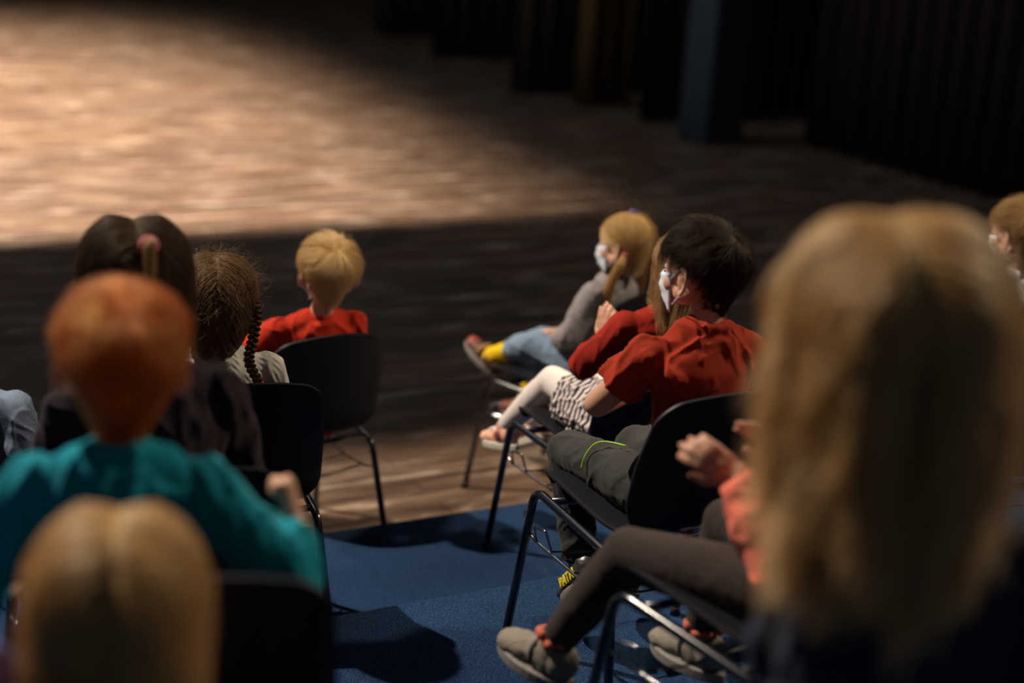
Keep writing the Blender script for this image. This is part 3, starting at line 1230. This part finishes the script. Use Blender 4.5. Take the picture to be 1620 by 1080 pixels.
def basic_shoe(upper, sole, sock=None, detail=None, tongue=None, fat=1.0):
    def f(body, ank, toe, k, s):
        d = toe - ank
        # flex: the toe point sits lower than the ankle; derive the sole direction
        hor = Vector((d.x, d.y, 0))
        if hor.length < .03:
            hor = Vector((0, 1, 0)) * .03
        L = .185 * k
        ang = math.atan2(d.z + .055 * k, hor.length)
        fwd = (hor.normalized() * math.cos(ang) + Vector((0, 0, 1)) * math.sin(ang)).normalized()
        right = fwd.cross(Vector((0, 0, 1))).normalized()
        up = right.cross(fwd).normalized()
        M = np.array([[right.x, fwd.x, up.x], [right.y, fwd.y, up.y], [right.z, fwd.z, up.z]])
        base = ank - up * .060 * k - fwd * .035 * k      # heel of sole
        def q(x, y, z):
            return base + right * x * k * fat + fwd * y * k + up * z * k
        b = Blob()
        b.ell(q(0, .005, .040), (.030 * k * fat, .032 * k, .036 * k), M)
        b.ell(q(0, .045, .034), (.031 * k * fat, .045 * k, .032 * k), M)
        b.ell(q(0, .095, .024), (.034 * k * fat, .045 * k, .024 * k), M)
        b.ell(q(0, .125, .019), (.033 * k * fat, .034 * k, .020 * k), M)
        b.seg(q(0, .030, .030), q(0, .022, .072), .033 * k, .031 * k, round_b=False)
        sh = b.build('shoe', MT[upper], body, voxel=.0035, smooth=3, folds=dict(amp=.0015, freq=60), seed=3)
        # sole outline
        n = 36
        vs = []
        for zz in (0.012, -.010):
            for i in range(n):
                a = 2 * math.pi * i / n
                y = .062 + .098 * math.cos(a)
                wd_ = .031 + .006 * math.cos(a) - .004 * math.cos(2 * a)
                vs.append(q(wd_ * math.sin(a) * 1.08, y, zz))
        fs = [tuple(range(n)), tuple(range(2 * n - 1, n - 1, -1))] + [(i, n + i, n + (i + 1) % n, (i + 1) % n) for i in range(n)]
        so = link('sole', mesh_from('sole', vs, fs, False), MT[sole], sh)
        bv = so.modifiers.new('b', 'BEVEL')
        bv.width = .004
        bv.segments = 3
        if sock:
            b = Blob()
            b.seg(q(0, .024, .055), ank + (ank - toe) * .25 + up * .045 * k, .032 * k, .031 * k, round_b=False)
            b.build('sock', MT[sock], body, voxel=.004, smooth=2)
        if detail:
            detail(sh, q, k, M)
        return sh
    return f


# ------------------------------------------------------------------ the room
def struct(name, me, mat):
    o = link(name, me, mat)
    o['kind'] = 'structure'
    return o


struct('floor', box_mesh('floor', (-14, Y0 - .02, -.12), (13.0, 27, 0)), MT['wood'])
for i in range(6):
    y1 = Y0 - i * DEPTH
    y0 = y1 - DEPTH if i < 5 else -4.0
    z1 = (i + 1) * RISE
    me = box_mesh('t', (-9, y0, -.12 if i == 0 else z1 - RISE - .02), (13.0, y1, z1))
    o = struct('trim_%d' % (i + 1), me, MT['carpet'])
    bv = o.modifiers.new('b', 'BEVEL')
    bv.width = .012
    bv.segments = 3
    o.name = 'floor_tier_%d' % (i + 1)
struct('wall_right', box_mesh('w', (13.0, -4, -.12), (13.2, 27, 8.6)), MT['black_wall'])
struct('wall_back', box_mesh('w', (-14, 27, -.12), (13.2, 27.2, 8.6)), MT['black_wall'])
struct('wall_left', box_mesh('w', (-14.2, -4, -.12), (-14, 27.2, 8.6)), MT['black_wall'])


def curtain(name, x0, x1, y, mat, label, cat='curtain', top=7.5, depth=.06, lam=.22, group=None, x_dir=True):
    n = int(abs(x1 - x0) / lam * 10)
    vs = []
    for z in (0.02, top):
        for i in range(n + 1):
            t = i / n
            u = x0 + (x1 - x0) * t
            w = y + depth * math.sin(u / lam * 2 * math.pi) + depth * .3 * math.sin(u / lam * 3.3)
            vs.append((u, w, z) if x_dir else (w, u, z))
    fs = [(i, i + 1, n + 2 + i, n + 1 + i) for i in range(n)]
    o = link(name, mesh_from(name, vs, fs), mat)
    sm = o.modifiers.new('t', 'SOLIDIFY')
    sm.thickness = .012
    tag(o, label, cat, group)
    return o


curtain('wing_curtain', 8.6, 12.6, 18.2, MT['black_curtain'], 'black wing curtain farthest back, nearest the top centre of the stage', group='black wing curtains')
curtain('wing_curtain', 8.3, 12.6, 16.2, MT['black_curtain'], 'black wing curtain second from the back of the stage', group='black wing curtains')
curtain('wing_curtain', 7.95, 12.6, 13.7, MT['black_curtain'], 'black wing curtain just behind the brown-lit drape', group='black wing curtains')
curtain('stage_drape', 8.2, 8.75, 12.95, MT['lit_brown_curtain'], 'narrow curtain edge, its light painted brown, hanging beside the wings')
curtain('wing_curtain', 8.3, 12.6, 12.1, MT['black_curtain'], 'black wing curtain between the brown-lit drape and the blue-lit column', group='black wing curtains')
colm = link('stage_column', box_mesh('c', (8.22, 10.95, 0), (8.62, 11.35, 7.5)), MT['blue_lit_panel'])
bv = colm.modifiers.new('b', 'BEVEL')
bv.width = .03
bv.segments = 3
tag(colm, 'dim blue-lit column standing at the right side of the stage', 'column')
curtain('masking_curtain', 2.0, 10.9, 9.25, MT['black_curtain'], 'long black masking curtain along the right side of the seats', x_dir=False)
curtain('back_curtain', -13.5, 12.5, 25.5, MT['black_curtain'], 'wide black curtain closing the far back of the stage')


# ------------------------------------------------------------------ chairs
def shell_mesh():
    prof = [(.222, .415), (.220, .432), (.205, .446), (.15, .450), (.05, .444), (-.07, .434), (-.135, .434), (-.180, .450), (-.206, .485),
            (-.222, .53), (-.246, .64), (-.270, .73), (-.288, .795)]
    half = [.165, .180, .196, .204, .206, .203, .192, .176, .200, .212, .210, .201, .190]
    C = catmull([(a, b, h) for (a, b), h in zip(prof, half)], 6)
    y, z, hw = C[:, 0], C[:, 1], C[:, 2].copy()
    s = np.concatenate([[0], np.cumsum(np.hypot(np.diff(y), np.diff(z)))])
    tot = s[-1]
    # resample: dense at the rounded top corners
    ss = np.concatenate([np.linspace(0, tot - .05, 44), tot - .05 + .05 * np.sin(np.linspace(0, math.pi / 2, 12))[1:]])
    y, z, hw = np.interp(ss, s, y), np.interp(ss, s, z), np.interp(ss, s, hw)
    r = .05
    dd = tot - ss
    cut = np.where(dd < r, r - np.sqrt(np.maximum(r * r - (r - dd) ** 2, 0)), 0)
    hw = hw - cut
    vs = []
    nx = 21
    for i in range(len(ss)):
        back = min(1, max(0, (z[i] - .46) / .08))
        for j in range(nx):
            u = j / (nx - 1) * 2 - 1
            u = math.copysign(abs(u) ** .9, u)
            x = u * hw[i]
            q = (x / .2) ** 2
            yy = y[i] + back * .026 * q
            crown = max(0, (z[i] - .60) / .2)
            zz = z[i] + (1 - back) * .014 * q + crown * (.012 - .030 * q)
            vs.append((x, yy, zz))
    fs = [(i * nx + j, i * nx + j + 1, (i + 1) * nx + j + 1, (i + 1) * nx + j) for i in range(len(ss) - 1) for j in range(nx - 1)]
    return mesh_from('shell', vs, fs)


SHELL = shell_mesh()
SHELL.materials.append(MT['shell'])
CHAIRG = {}


def chair(at, yaw, tier, label, group='black plastic stacking chairs in the rows'):
    root = empty('stacking_chair', W(at[0], at[1], tier * RISE), yaw - AL)
    tag(root, label, 'chair', group)
    if not CHAIRG:
        g = []
        g.append(('shell', SHELL, 'solid'))
        # edge bead
        def me(name, P, r, mat, fil=0, seg=10):
            if fil:
                P = fillet(P, fil)
            v, f = tube_geo(P, r, seg)
            m = mesh_from(name, v, f)
            m.materials.append(mat)
            return m
        for s in (-1, 1):
            g.append(('leg_frame', me('leg_frame', [(s * .248, .250, .012), (s * .226, .192, .428), (s * .216, -.165, .402), (s * .248, -.262, .012)], .0108, MT['tube'], .045, 12), ''))
        for yy, zz in ((.12, .424), (-.12, .406)):
            g.append(('crossbar', me('crossbar', [(-.222, yy, zz), (-.10, yy, zz - .008), (.10, yy, zz - .008), (.222, yy, zz)], .009, MT['tube'], .02), ''))
        for s in (-1, 1):
            for yy in (.252, -.2645):
                g.append(('foot_cap', me('foot_cap', [(s * .249, yy, 0.0), (s * .2475, yy - math.copysign(.002, yy), .028)], .0135, MT['rubber']), ''))
        for s in (-1, 1):
            g.append(('book_rack', me('book_rack', [(s * .232, .205, .318), (s * .222, .175, .300), (s * .215, -.02, .292), (s * .215, -.13, .300), (s * .222, -.190, .315)], .0038, MT['chrome'], .012, 8), ''))
            g.append(('linking_hook', me('linking_hook', [(s * .222, .172, .300), (s * .236, .165, .345), (s * .232, .115, .352), (s * .218, .100, .296)], .0032, MT['chrome'], .008, 8), ''))
        for yy in (.12, .0, -.11):
            g.append(('rack_wire', me('rack_wire', [(-.216, yy, .297), (-.1, yy, .280), (.1, yy, .280), (.216, yy, .297)], .0028, MT['tube'], .03, 6), ''))
        CHAIRG['g'] = g
    for name, m, kind in CHAIRG['g']:
        o = bpy.data.objects.new(name, m)
        COL.objects.link(o)
        o.parent = root
        if name == 'shell':
            sd = o.modifiers.new('t', 'SOLIDIFY')
            sd.thickness = .008
            sd.offset = -1
            bb = o.modifiers.new('b', 'BEVEL')
            bb.width = .002
            bb.segments = 2
            bb.limit_method = 'ANGLE'
    return root


CH = dict(P=((.214, 5.667), .95, 0), S=((.31, 4.59), .56, 1), B=((.37, 3.575), .48, 2), K=((.517, 2.70), .66, 3),
          C1=((-.70, 4.97), .62, 0), C2=((-.728, 3.943), .42, 1), C3=((-.675, 2.914), .42, 2), C4=((-.456, 2.12), .25, 3))
chair(*CH['C1'], 'black plastic chair on the wood floor under the blond boy in red')
chair(*CH['C2'], 'black plastic chair on blue carpet behind the girl with braids')
chair(*CH['C3'], 'black plastic chair under the child in dark plum, beyond the ginger boy')
chair(*CH['C4'], 'near black chair right beside the low blond head, behind the boy in teal')
chair(*CH['P'], 'black chair on the wood floor under the child with the yellow sock')
chair(*CH['S'], 'black chair under the child in white tights')
chair(*CH['B'], 'black chair with shiny rail under the dark-haired boy in the brick red shirt')
chair(*CH['K'], 'near black chair under the child in brown leggings')

# ------------------------------------------------------------------ children
exec_people = True
PEOPLE_MARK = None

# red sweatshirt boy, front left
J = seated()
J.update(head=(0.015, -.205, .985), neck=(0, -.18, .830), chest=(0, -.15, .725), waist=(0, -.12, .61), shoulderL=(-.125, -.15, .81), shoulderR=(.115, -.19, .82),
         elbowL=(-.20, -.03, .66), elbowR=(.17, -.10, .66))
body, H = person('blond boy in a red sweatshirt and white mask, on the front left chair', *CH['C1'], J, head=(-.40, .02, .0), top='red', bottom='dark_trouser',
                 mask='mask', shoes=basic_shoe('black_shoe', 'sole_grey'), folds=.008, seed=1, hk=1.0)
short_hair(H, body, 'golden', n=7500, length=.066, lift=.024, mess=.75, seed=4, whorl=(.35, -.55, .75), nape_len=.010, base=.004)

# girl with braids, white cable knit
J = seated()
J.update(head=(-.055, -.155, .975), neck=(-.05, -.165, .845), shoulderL=(-.16, -.16, .82), shoulderR=(.075, -.165, .815), chest=(-.045, -.145, .735), waist=(-.03, -.12, .61),
         elbowL=(-.20, -.09, .65), elbowR=(.13, -.09, .645))
body, H = person('girl with two long brown braids and a white cable knit jumper', *CH['C2'], J, head=(-.20, -.06, .0), top='cable', bottom='dark_trouser',
                 shoes=basic_shoe('black_shoe', 'sole_grey'), folds=.003, seed=2, hk=1.07)
tl, tr = (-.070, -.035, -.045), (.070, -.035, -.045)
hr = pulled_hair(H, body, 'mid', (tl, tr), n=7000, part=.0, seed=5, base=.008, layer=.014, fly=1000, rad=.00038)
for s, tp in ((-1, tl), (1, tr)):
    p0 = H.p((s * .072, -.045, .035))
    p1 = H.p((s * .088, -.045, -.01))
    p2 = H.p((s * .084, -.050, -.065))
    p3 = H.p((s * .075, -.058, -.12))
    p4 = p3 + np.array((s * .02, -.020, -.050))
    p5 = p4 + np.array((s * .018, .030, -.055))
    braid(hr, 'mid', [p0, p1, p2, p3, p4], .0105, turns=9)
    tie_ring(hr, p4, (p5 - p4), .007, .004, MT['hair_tie_red'])
    tail(hr, 'mid', [p4, (p4 + p5) / 2, p5], .011, n=250, name='braid_end')

# girl with half-up hair, dark plum jumper, behind the redhead
J = seated(1.08)
J.update(head=(-.03, -.02, 1.08), neck=(-.02, -.09, .92), chest=(-.01, -.12, .78), shoulderL=(-.15, -.11, .885), shoulderR=(.12, -.11, .885), elbowL=(-.20, -.06, .68), elbowR=(.17, -.06, .68))
body, H = person('brown-haired child with a pink hair band and dark plum top, behind the ginger boy', *CH['C3'], J, k=1.08, head=(-.05, -.05, 0),
                 top='plum', bottom='dark_trouser', shoes=basic_shoe('black_shoe', 'sole_grey'), seed=3, hk=1.06, collar='plum')
hr = long_hair(H, body, 'brown', n=4500, length=.20, part=.0, seed=8, base=.008, layer=.012, wave=.004)
kn = H.p((.012, -.098, .078))
tie_ring(hr, kn, H.v((0, -1, .4)), .012, .006, MT['hair_tie_pink'])
tail(hr, 'dkblond', [kn, kn + H.v((0, -.018, .004)), kn + H.v((-.003, -.030, -.035)), kn + H.v((-.010, -.034, -.11))], .011, n=500)

# ginger boy in teal, standing in front of the near left chair
J = dict(pelvis=(-.075, .02, .51), waist=(-.075, -.01, .61), chest=(-.075, .0, .74), neck=(-.072, -.005, .86), head=(-.068, .03, .985),
         hipL=(-.14, .04, .51), hipR=(-.01, .04, .51), kneeL=(-.17, .30, .48), kneeR=(.02, .30, .48), ankleL=(-.17, .30, .22), ankleR=(.02, .30, .22),
         toeL=(-.18, .41, .16), toeR=(.02, .41, .16),
         shoulderL=(-.185, -.01, .83), shoulderR=(.042, -.01, .83), elbowL=(-.285, -.03, .67), elbowR=(.155, -.10, .71),
         wristL=(-.24, .10, .63), wristR=(.166, -.03, .765), hdL=(.1, 1, .1), pnL=(1, 0, 0), hdR=(-.1, .5, 1), pnR=(-1, .3, 0))
body, H = person('ginger-haired boy in a teal long-sleeved top with one fist raised', *CH['C4'], J, k=1.0, head=(-.02, -.02, 0), hk=.99, top='teal', bottom='dark_trouser',
                 shoes=basic_shoe('black_shoe', 'sole_grey'), folds=.009, seed=11, curl={'R': (1.3, 1.5, 1.0), 'L': (.5, .6, .4)})
short_hair(H, body, 'ginger', n=8000, length=.05, lift=.020, seed=9, nape_len=.02, base=.007, mess=.25, low_back=-.85)

# dark-haired boy in brick red
J = seated(1.03)
J.update(pelvis=(0, -.10, .515), waist=(0, -.11, .62), chest=(0, -.12, .76), neck=(0, -.11, .885), head=(0, -.070, 1.022),
         shoulderL=(-.126, -.10, .852), shoulderR=(.124, -.08, .850), elbowL=(-.195, -.005, .705), wristL=(-.01, .085, .715), elbowR=(.19, .0, .69), wristR=(.07, .12, .72),
         hdL=(.35, .4, .8), pnL=(1, .2, 0), hdR=(-.35, .4, .8), pnR=(-1, .2, 0),
         hipL=(-.068, -.10, .515), hipR=(.068, -.10, .515), kneeL=(-.10, .265, .485), kneeR=(.09, .265, .48), ankleL=(-.082, .20, .215), ankleR=(.06, .20, .20),
         toeL=(-.080, .262, .10), toeR=(.07, .31, .16))


def boot_detail(sh, q, k, M):
    cu = bpy.data.curves.new('side_lettering', 'FONT')
    cu.body = 'BATM'
    cu.size = .034
    cu.extrude = .0012
    cu.align_x = 'CENTER'
    cu.align_y = 'CENTER'
    cu.offset = .0012
    tmp = bpy.data.objects.new('tmp', cu)
    COL.objects.link(tmp)
    me = bpy.data.meshes.new_from_object(tmp.evaluated_get(bpy.context.evaluated_depsgraph_get()))
    bpy.data.objects.remove(tmp)
    me.materials.clear()
    o = link('side_lettering', me, MT['yellow_print'], sh)
    fw = Vector(M[:, 1])
    up = Vector(M[:, 2])
    rt = Vector(M[:, 0])
    # reads from the outer (left) side: text runs from toe to heel seen from there
    R = Matrix((-fw, up, -rt)).transposed()
    o.matrix_local = Matrix.Translation(q(-.0375, .050, .030)) @ R.to_4x4()
    tag(o, 'yellow lettering')
    for yy in (.02, .045):
        P = [q(-.036, yy - .01, .075), q(0, yy + .02, .078), q(.036, yy - .01, .075)]
        tube_obj('buckle_strap', [Vector(p) for p in catmull(P, 6)], .005, MT['black_shoe'], sh, seg=8)


body, H = person('dark-haired boy in a brick red short-sleeved shirt and white mask', *CH['B'], J, k=1.03, head=(.38, -.02, 0), hk=.97, top='brick_red', sleeve='short',
                 bottom='grey_jogger', shoes=basic_shoe('black_shoe', 'sole_grey', detail=boot_detail), mask='mask', folds=.011, seed=21, voxel=.004, slack=.014)
short_hair(H, body, 'dark', n=9000, length=.06, lift=.022, seed=12, whorl=(.1, -.62, .7), nape_len=.014, base=.004, mess=.5)
B_BODY = body
u = Blob()
pv = Vector(J['pelvis'])
u.loft([(pv + Vector((-.004, -.002, -.055)), .128, .096), (pv + Vector((-.002, -.002, .02)), .118, .090)])
u.build('undershirt', MT['grey_cotton'], body, voxel=.004, smooth=3, folds=dict(amp=.003, freq=50))
tube_obj('waist_cord', [Vector(p) for p in catmull([(-.090, .025, .584), (-.108, .08, .576), (-.130, .10, .565), (-.150, .105, .535), (-.158, .103, .505)], 5)], .0020, MT['lime'], body, seg=6)

# child in red jumper, striped skirt and white tights
J = seated(1.0)
J.update(head=(.03, -.235, .995), neck=(0, -.22, .85), chest=(0, -.15, .74), shoulderL=(-.12, -.19, .835), shoulderR=(.12, -.19, .835),
         elbowL=(-.185, -.10, .69), wristL=(-.075, -.03, .725), elbowR=(.15, -.07, .66), wristR=(-.025, -.02, .73), hdL=(.05, .12, 1), pnL=(1, .25, -.1), hdR=(-.12, .18, .95), pnR=(-1, -.1, .1),
         kneeL=(-.098, .18, .545), kneeR=(.10, .235, .53), ankleL=(-.10, .43, .315), ankleR=(.09, .60, .245), toeL=(-.10, .555, .235), toeR=(.09, .69, .14),
         hipL=(-.065, -.09, .505), hipR=(.065, -.09, .505))


def sneaker_detail(sh, q, k, M):
    for yy in (.045, .065, .085):
        P = [q(-.026, yy, .048), q(0, yy + .004, .062 - (yy - .045) * .25), q(.026, yy, .048)]
        tube_obj('lace', [Vector(p) for p in catmull(P, 5)], .0035, MT['white'], sh, seg=6)
    b = Blob()
    b.ell(q(-.026, .03, .035), (.010, .022, .018), M)
    b.ell(q(.026, .03, .035), (.010, .022, .018), M)
    b.build('side_patch', MT['maroon'], sh, voxel=.003, smooth=2)


body, H = person('girl in white tights, striped skirt and red jumper with hands raised together', *CH['S'], J, head=(.25, -.05, 0), top='dark_red', bottom='tights',
                 shoes=basic_shoe('pink_shoe', 'sole_pale', detail=sneaker_detail, fat=1.1), folds=.006, seed=31, curl={'L': (.08, .12, .1), 'R': (.08, .12, .1)}, voxel=.0045)
long_hair(H, body, 'dkblond', n=3500, length=.25, part=.0, seed=18, base=.004, layer=.010, wave=.016, push=[((0, -.20, .78), (.20, .075, .12))])
sk = Blob()
sk.loft([((0, -.13, .53), .125, .105), ((0, -.05, .535), .15, .10), ((0, .0, .525), .165, .095)])
sk.seg((-.085, -.08, .515), (-.100, .075, .530), .088, .083, round_b=False)
sk.seg((.085, -.08, .515), (.103, .085, .530), .085, .080, round_b=False)
sk.build('skirt', MT['striped'], body, voxel=.005, smooth=4, folds=dict(amp=.010, freq=60, axis=(0, 1, 0)), seed=2)

# pigtail girl, front right
J = seated(.98)
J.update(head=(-.01, -.19, .970), neck=(0, -.16, .84), shoulderL=(-.125, -.155, .815), shoulderR=(.115, -.15, .82), elbowL=(-.165, -.10, .64), wristL=(-.075, .01, .585),
         elbowR=(.15, -.06, .65), wristR=(-.01, .035, .60), hdL=(.5, .8, -.05), hdR=(-.6, .7, -.05),
         hipL=(-.065, -.11, .50), kneeL=(-.098, .095, .555), ankleL=(-.10, .265, .475), toeL=(-.10, .375, .50), kneeR=(.09, .19, .51), ankleR=(.09, .24, .26), toeR=(.09, .33, .20))


def strap_detail(sh, q, k, M):
    b = Blob()
    b.ell(q(0, .125, .024), (.030 * k, .034 * k, .020 * k), M)
    b.build('toe_cap', MT['red_leather'], sh, voxel=.003, smooth=2)
    for yy in (.045, .08):
        P = [q(-.033, yy, .025), q(-.026, yy + .004, .052), q(0, yy + .006, .062 - (yy - .045) * .3), q(.026, yy + .004, .052), q(.033, yy, .025)]
        tube_obj('strap', [Vector(p) for p in catmull(P, 5)], .007, MT['tan_shoe'], sh, seg=8)


body, H = person('blond pigtailed girl in a grey spotted jumper with one yellow sock showing', *CH['P'], J, k=.98, head=(.10, -.06, .05), top='spotted', bottom='denim',
                 shoes=basic_shoe('brown_shoe', 'sole_grey', detail=strap_detail), mask='mask', folds=.006, seed=41, collar='black_cloth', bottom_len='short')
tl, tr = (-.073, -.040, -.030), (.073, -.040, -.030)
hr = pulled_hair(H, body, 'blond', (tl, tr), n=5000, seed=25, base=.005, layer=.010, fly=160)
for s, tp in ((-1, tl), (1, tr)):
    a = H.p(tp) + H.v((s * .006, -.004, 0))
    tie_ring(hr, a, H.v((s * .6, -.2, -.8)), .010, .0045, MT['hair_tie_pink'])
    tail(hr, 'blond', [a, a + np.array((s * .022, .004, -.03)), a + np.array((s * .030, .02, -.09)), a + np.array((s * .032, .04, -.16)), a + np.array((s * .03, .055, -.20))], .018, n=900, wave=.006, name='pigtail')
for (cx_, cz_) in ((.012, .104), (.03, .100)):
    v, f = sphere_geo()
    link('hair_clip', mesh_from('hair_clip', H.p(v * np.array((.012, .016, .006)) + np.array((cx_, -.02, cz_ + .008))), f), MT['clip'], hr)
lap = Blob()
lap.loft([((0, -.10, .545), .115, .085), ((0, -.03, .575), .10, .055)])
lap.build('shirt_hem', MT['white'], body, voxel=.005, smooth=4, folds=dict(amp=.006, freq=60), seed=7)

# child in coral top and brown leggings, near right
J = seated(1.05)
J.update(head=(.03, -.13, 1.0), neck=(.03, -.15, .86), shoulderL=(-.10, -.16, .845), shoulderR=(.15, -.15, .84), elbowL=(-.20, -.155, .605), wristL=(-.185, -.03, .725),
         elbowR=(.20, -.05, .66), wristR=(-.01, .02, .70), hdL=(-.62, .60, .42), pnL=(.6, .75, -.2), hdR=(-.4, .5, .6), pnR=(-1, 0, 0),
         hipL=(-.07, -.11, .505), kneeL=(-.155, .245, .465), ankleL=(-.20, .39, .225), toeL=(-.22, .54, .185), hipR=(.07, -.11, .505), kneeR=(.09, .24, .48), ankleR=(.09, .28, .22), toeR=(.09, .40, .16))


def fluff_detail(sh, q, k, M):
    b = Blob()
    for i in range(9):
        a = i / 9 * 2 * math.pi
        b.ell(q(.026 * math.cos(a), .03 + .030 * math.sin(a), .082 + .006 * math.sin(a * 3)), .011 * k)
    b.build('trim', MT['pink_fluff'], sh, voxel=.003, smooth=2)
    b = Blob()
    b.ell(q(0, .055, .036), (.036 * k, .016 * k, .033 * k), M)
    b.build('strap', MT['black_cloth'], sh, voxel=.003, smooth=2)


body, H = person('child in a coral top and brown leggings, one hand raised beside the large blond head', *CH['K'], J, k=1.06, head=(.5, -.1, 0), top='coral', bottom='brown_leggings',
                 shoes=basic_shoe('beige_shoe', 'sole_grey', detail=fluff_detail, fat=1.1), mask='mask_white', folds=.008, seed=51, curl={'L': (.35, .45, .3), 'R': (.2, .3, .2)}, skin_m='skin_tan')
long_hair(H, body, 'mid', n=2500, length=.20, seed=28, wave=.006)
sh_ = Blob()
sh_.loft([((.0, -.135, .47), .125, .10), ((.0, -.14, .56), .118, .095)])
sh_.build('shirt_hem', MT['white'], body, voxel=.005, smooth=4, folds=dict(amp=.005, freq=60), seed=17)

# large blond head close to the camera on the right, standing
J = dict(pelvis=(0, -.08, .56), waist=(0, -.09, .66), chest=(0, -.10, .77), neck=(0, -.11, .885), head=(0, -.09, 1.06))
for s_, n_ in ((-1, 'L'), (1, 'R')):
    J.update({'hip' + n_: (s_ * .062, -.08, .55), 'knee' + n_: (s_ * .066, -.06, .31), 'ankle' + n_: (s_ * .066, -.09, .065), 'toe' + n_: (s_ * .075, .02, .02),
              'shoulder' + n_: (s_ * .100, -.11, .825), 'elbow' + n_: (s_ * .095, -.03, .65), 'wrist' + n_: (s_ * .08, .07, .64), 'hd' + n_: (-s_ * .5, .8, 0), 'pn' + n_: (0, 0, -1)})
for q_ in list(J):
    if q_[:2] not in ('hd', 'pn', 'he'):
        J[q_] = (J[q_][0] + .05, J[q_][1], J[q_][2])
J.update(neck=(.025, -.11, .885), shoulderL=(-.050, -.11, .825), elbowL=(-.040, -.02, .65), shoulderR=(.185, -.11, .835), elbowR=(.215, -.09, .64), wristR=(.17, .05, .62))
body, H = person('blond child with long wavy hair and a dark navy jacket, closest on the right', (.378, 1.72), .05, 4, J, k=1.0, head=(.10, -.04, -.07), hk=1.13, fat=1.15, top='navy', bottom='dark_trouser',
                 seed=61, hands=True, voxel=.006, shoes=basic_shoe('black_shoe', 'sole_grey'))
long_hair(H, body, 'ash', n=18000, length=.225, part=.005, seed=33, wave=.022, taper=.06, rad=.0006, base=.004, layer=.016, gap=.012, push=[((0, -.11, .80), (.20, .09, .12))])

# small blond child low in the left corner, kneeling on the carpet
J = seated(.9)
J.update(head=(0, -.06, .715), neck=(0, -.10, .585), chest=(0, -.11, .48), waist=(0, -.12, .36), pelvis=(0, -.12, .25), shoulderL=(-.11, -.11, .565), shoulderR=(.11, -.11, .565),
         elbowL=(-.15, -.04, .41), elbowR=(.15, -.04, .41), wristL=(-.09, .08, .36), wristR=(.09, .08, .36), hipL=(-.06, -.10, .25), hipR=(.06, -.10, .25),
         kneeL=(-.08, .11, .075), kneeR=(.08, .11, .075), ankleL=(-.08, -.12, .06), ankleR=(.08, -.12, .06), toeL=(-.08, -.22, .05), toeR=(.08, -.22, .05))
body, H = person('small blond child low in the bottom left corner', (-.405, 1.64), .15, 4, J, k=.9, head=(0, -.10, 0), hk=.97, top='maroon', bottom='dark_trouser', seed=71, voxel=.006)
hr = long_hair(H, body, 'ash', n=7000, length=.20, part=.0, seed=36, base=.006, layer=.012, rad=.0005, wave=.006)
tie_ring(hr, H.p((-.035, -.10, -.055)), H.v((0, -.3, 1)), .018, .009, MT['hair_tie_red'])

# child in purple at the bottom left edge
J = seated(.95)
J.update(wristR=(.14, .0, .60), elbowR=(.16, -.10, .64))
body, H = person('child in a purple top cut off by the bottom left edge', (-.70, 1.70), .25, 3, J, k=.95, head=(.1, 0, 0), hk=.98, top='purple', bottom='dark_trouser', seed=72, voxel=.006)
short_hair(H, body, 'mid', n=3000, seed=40)

# child in blue-grey at the left edge, turned to the right on the seat
J = seated(.95)
J.update(neck=(-.06, -.19, .82), head=(-.14, -.27, .94), shoulderR=(.07, -.11, .795), chest=(-.02, -.14, .71))
body, H = person('child in a blue-grey marl top and pale trousers at the left edge', (-1.075, 3.57), -.75, 1, J, k=1.0, head=(.2, 0, 0), hk=1.0, top='bluegrey', bottom='cream_cotton', seed=73,
                 shoes=basic_shoe('black_shoe', 'sole_grey'), folds=.008)
short_hair(H, body, 'brown', n=3000, seed=41)
chair((-1.075, 3.57), -.75, 1, 'black chair under the child in blue-grey at the left edge')

# two fair heads at the right edge
J = seated(1.0)
body, H = person('light-brown-haired child with a white mask, farther of the two heads at the right edge', (1.53, 5.27), .55, 1, J, k=1.0, head=(.15, -.05, 0), top='white', bottom='dark_trouser',
                 seed=74, mask='mask_white', shoes=basic_shoe('black_shoe', 'sole_grey'))
short_hair(H, body, 'dkblond', n=6000, length=.06, lift=.022, seed=42, mess=.8, base=.005)
chair((1.53, 5.27), .55, 1, 'black chair under the farther child at the right edge')
J = seated(1.0)
body, H = person('fair blond child in a yellow striped top, nearer of the two at the right edge', (1.34, 4.12), .5, 2, J, k=1.0, head=(.15, -.15, 0), top='block', bottom='dark_trouser',
                 seed=75, mask='mask_white', shoes=basic_shoe('black_shoe', 'sole_grey'))
short_hair(H, body, 'golden', n=6000, length=.05, lift=.012, seed=43, base=.003)
chair((1.34, 4.12), .5, 2, 'black chair under the nearer child at the right edge')
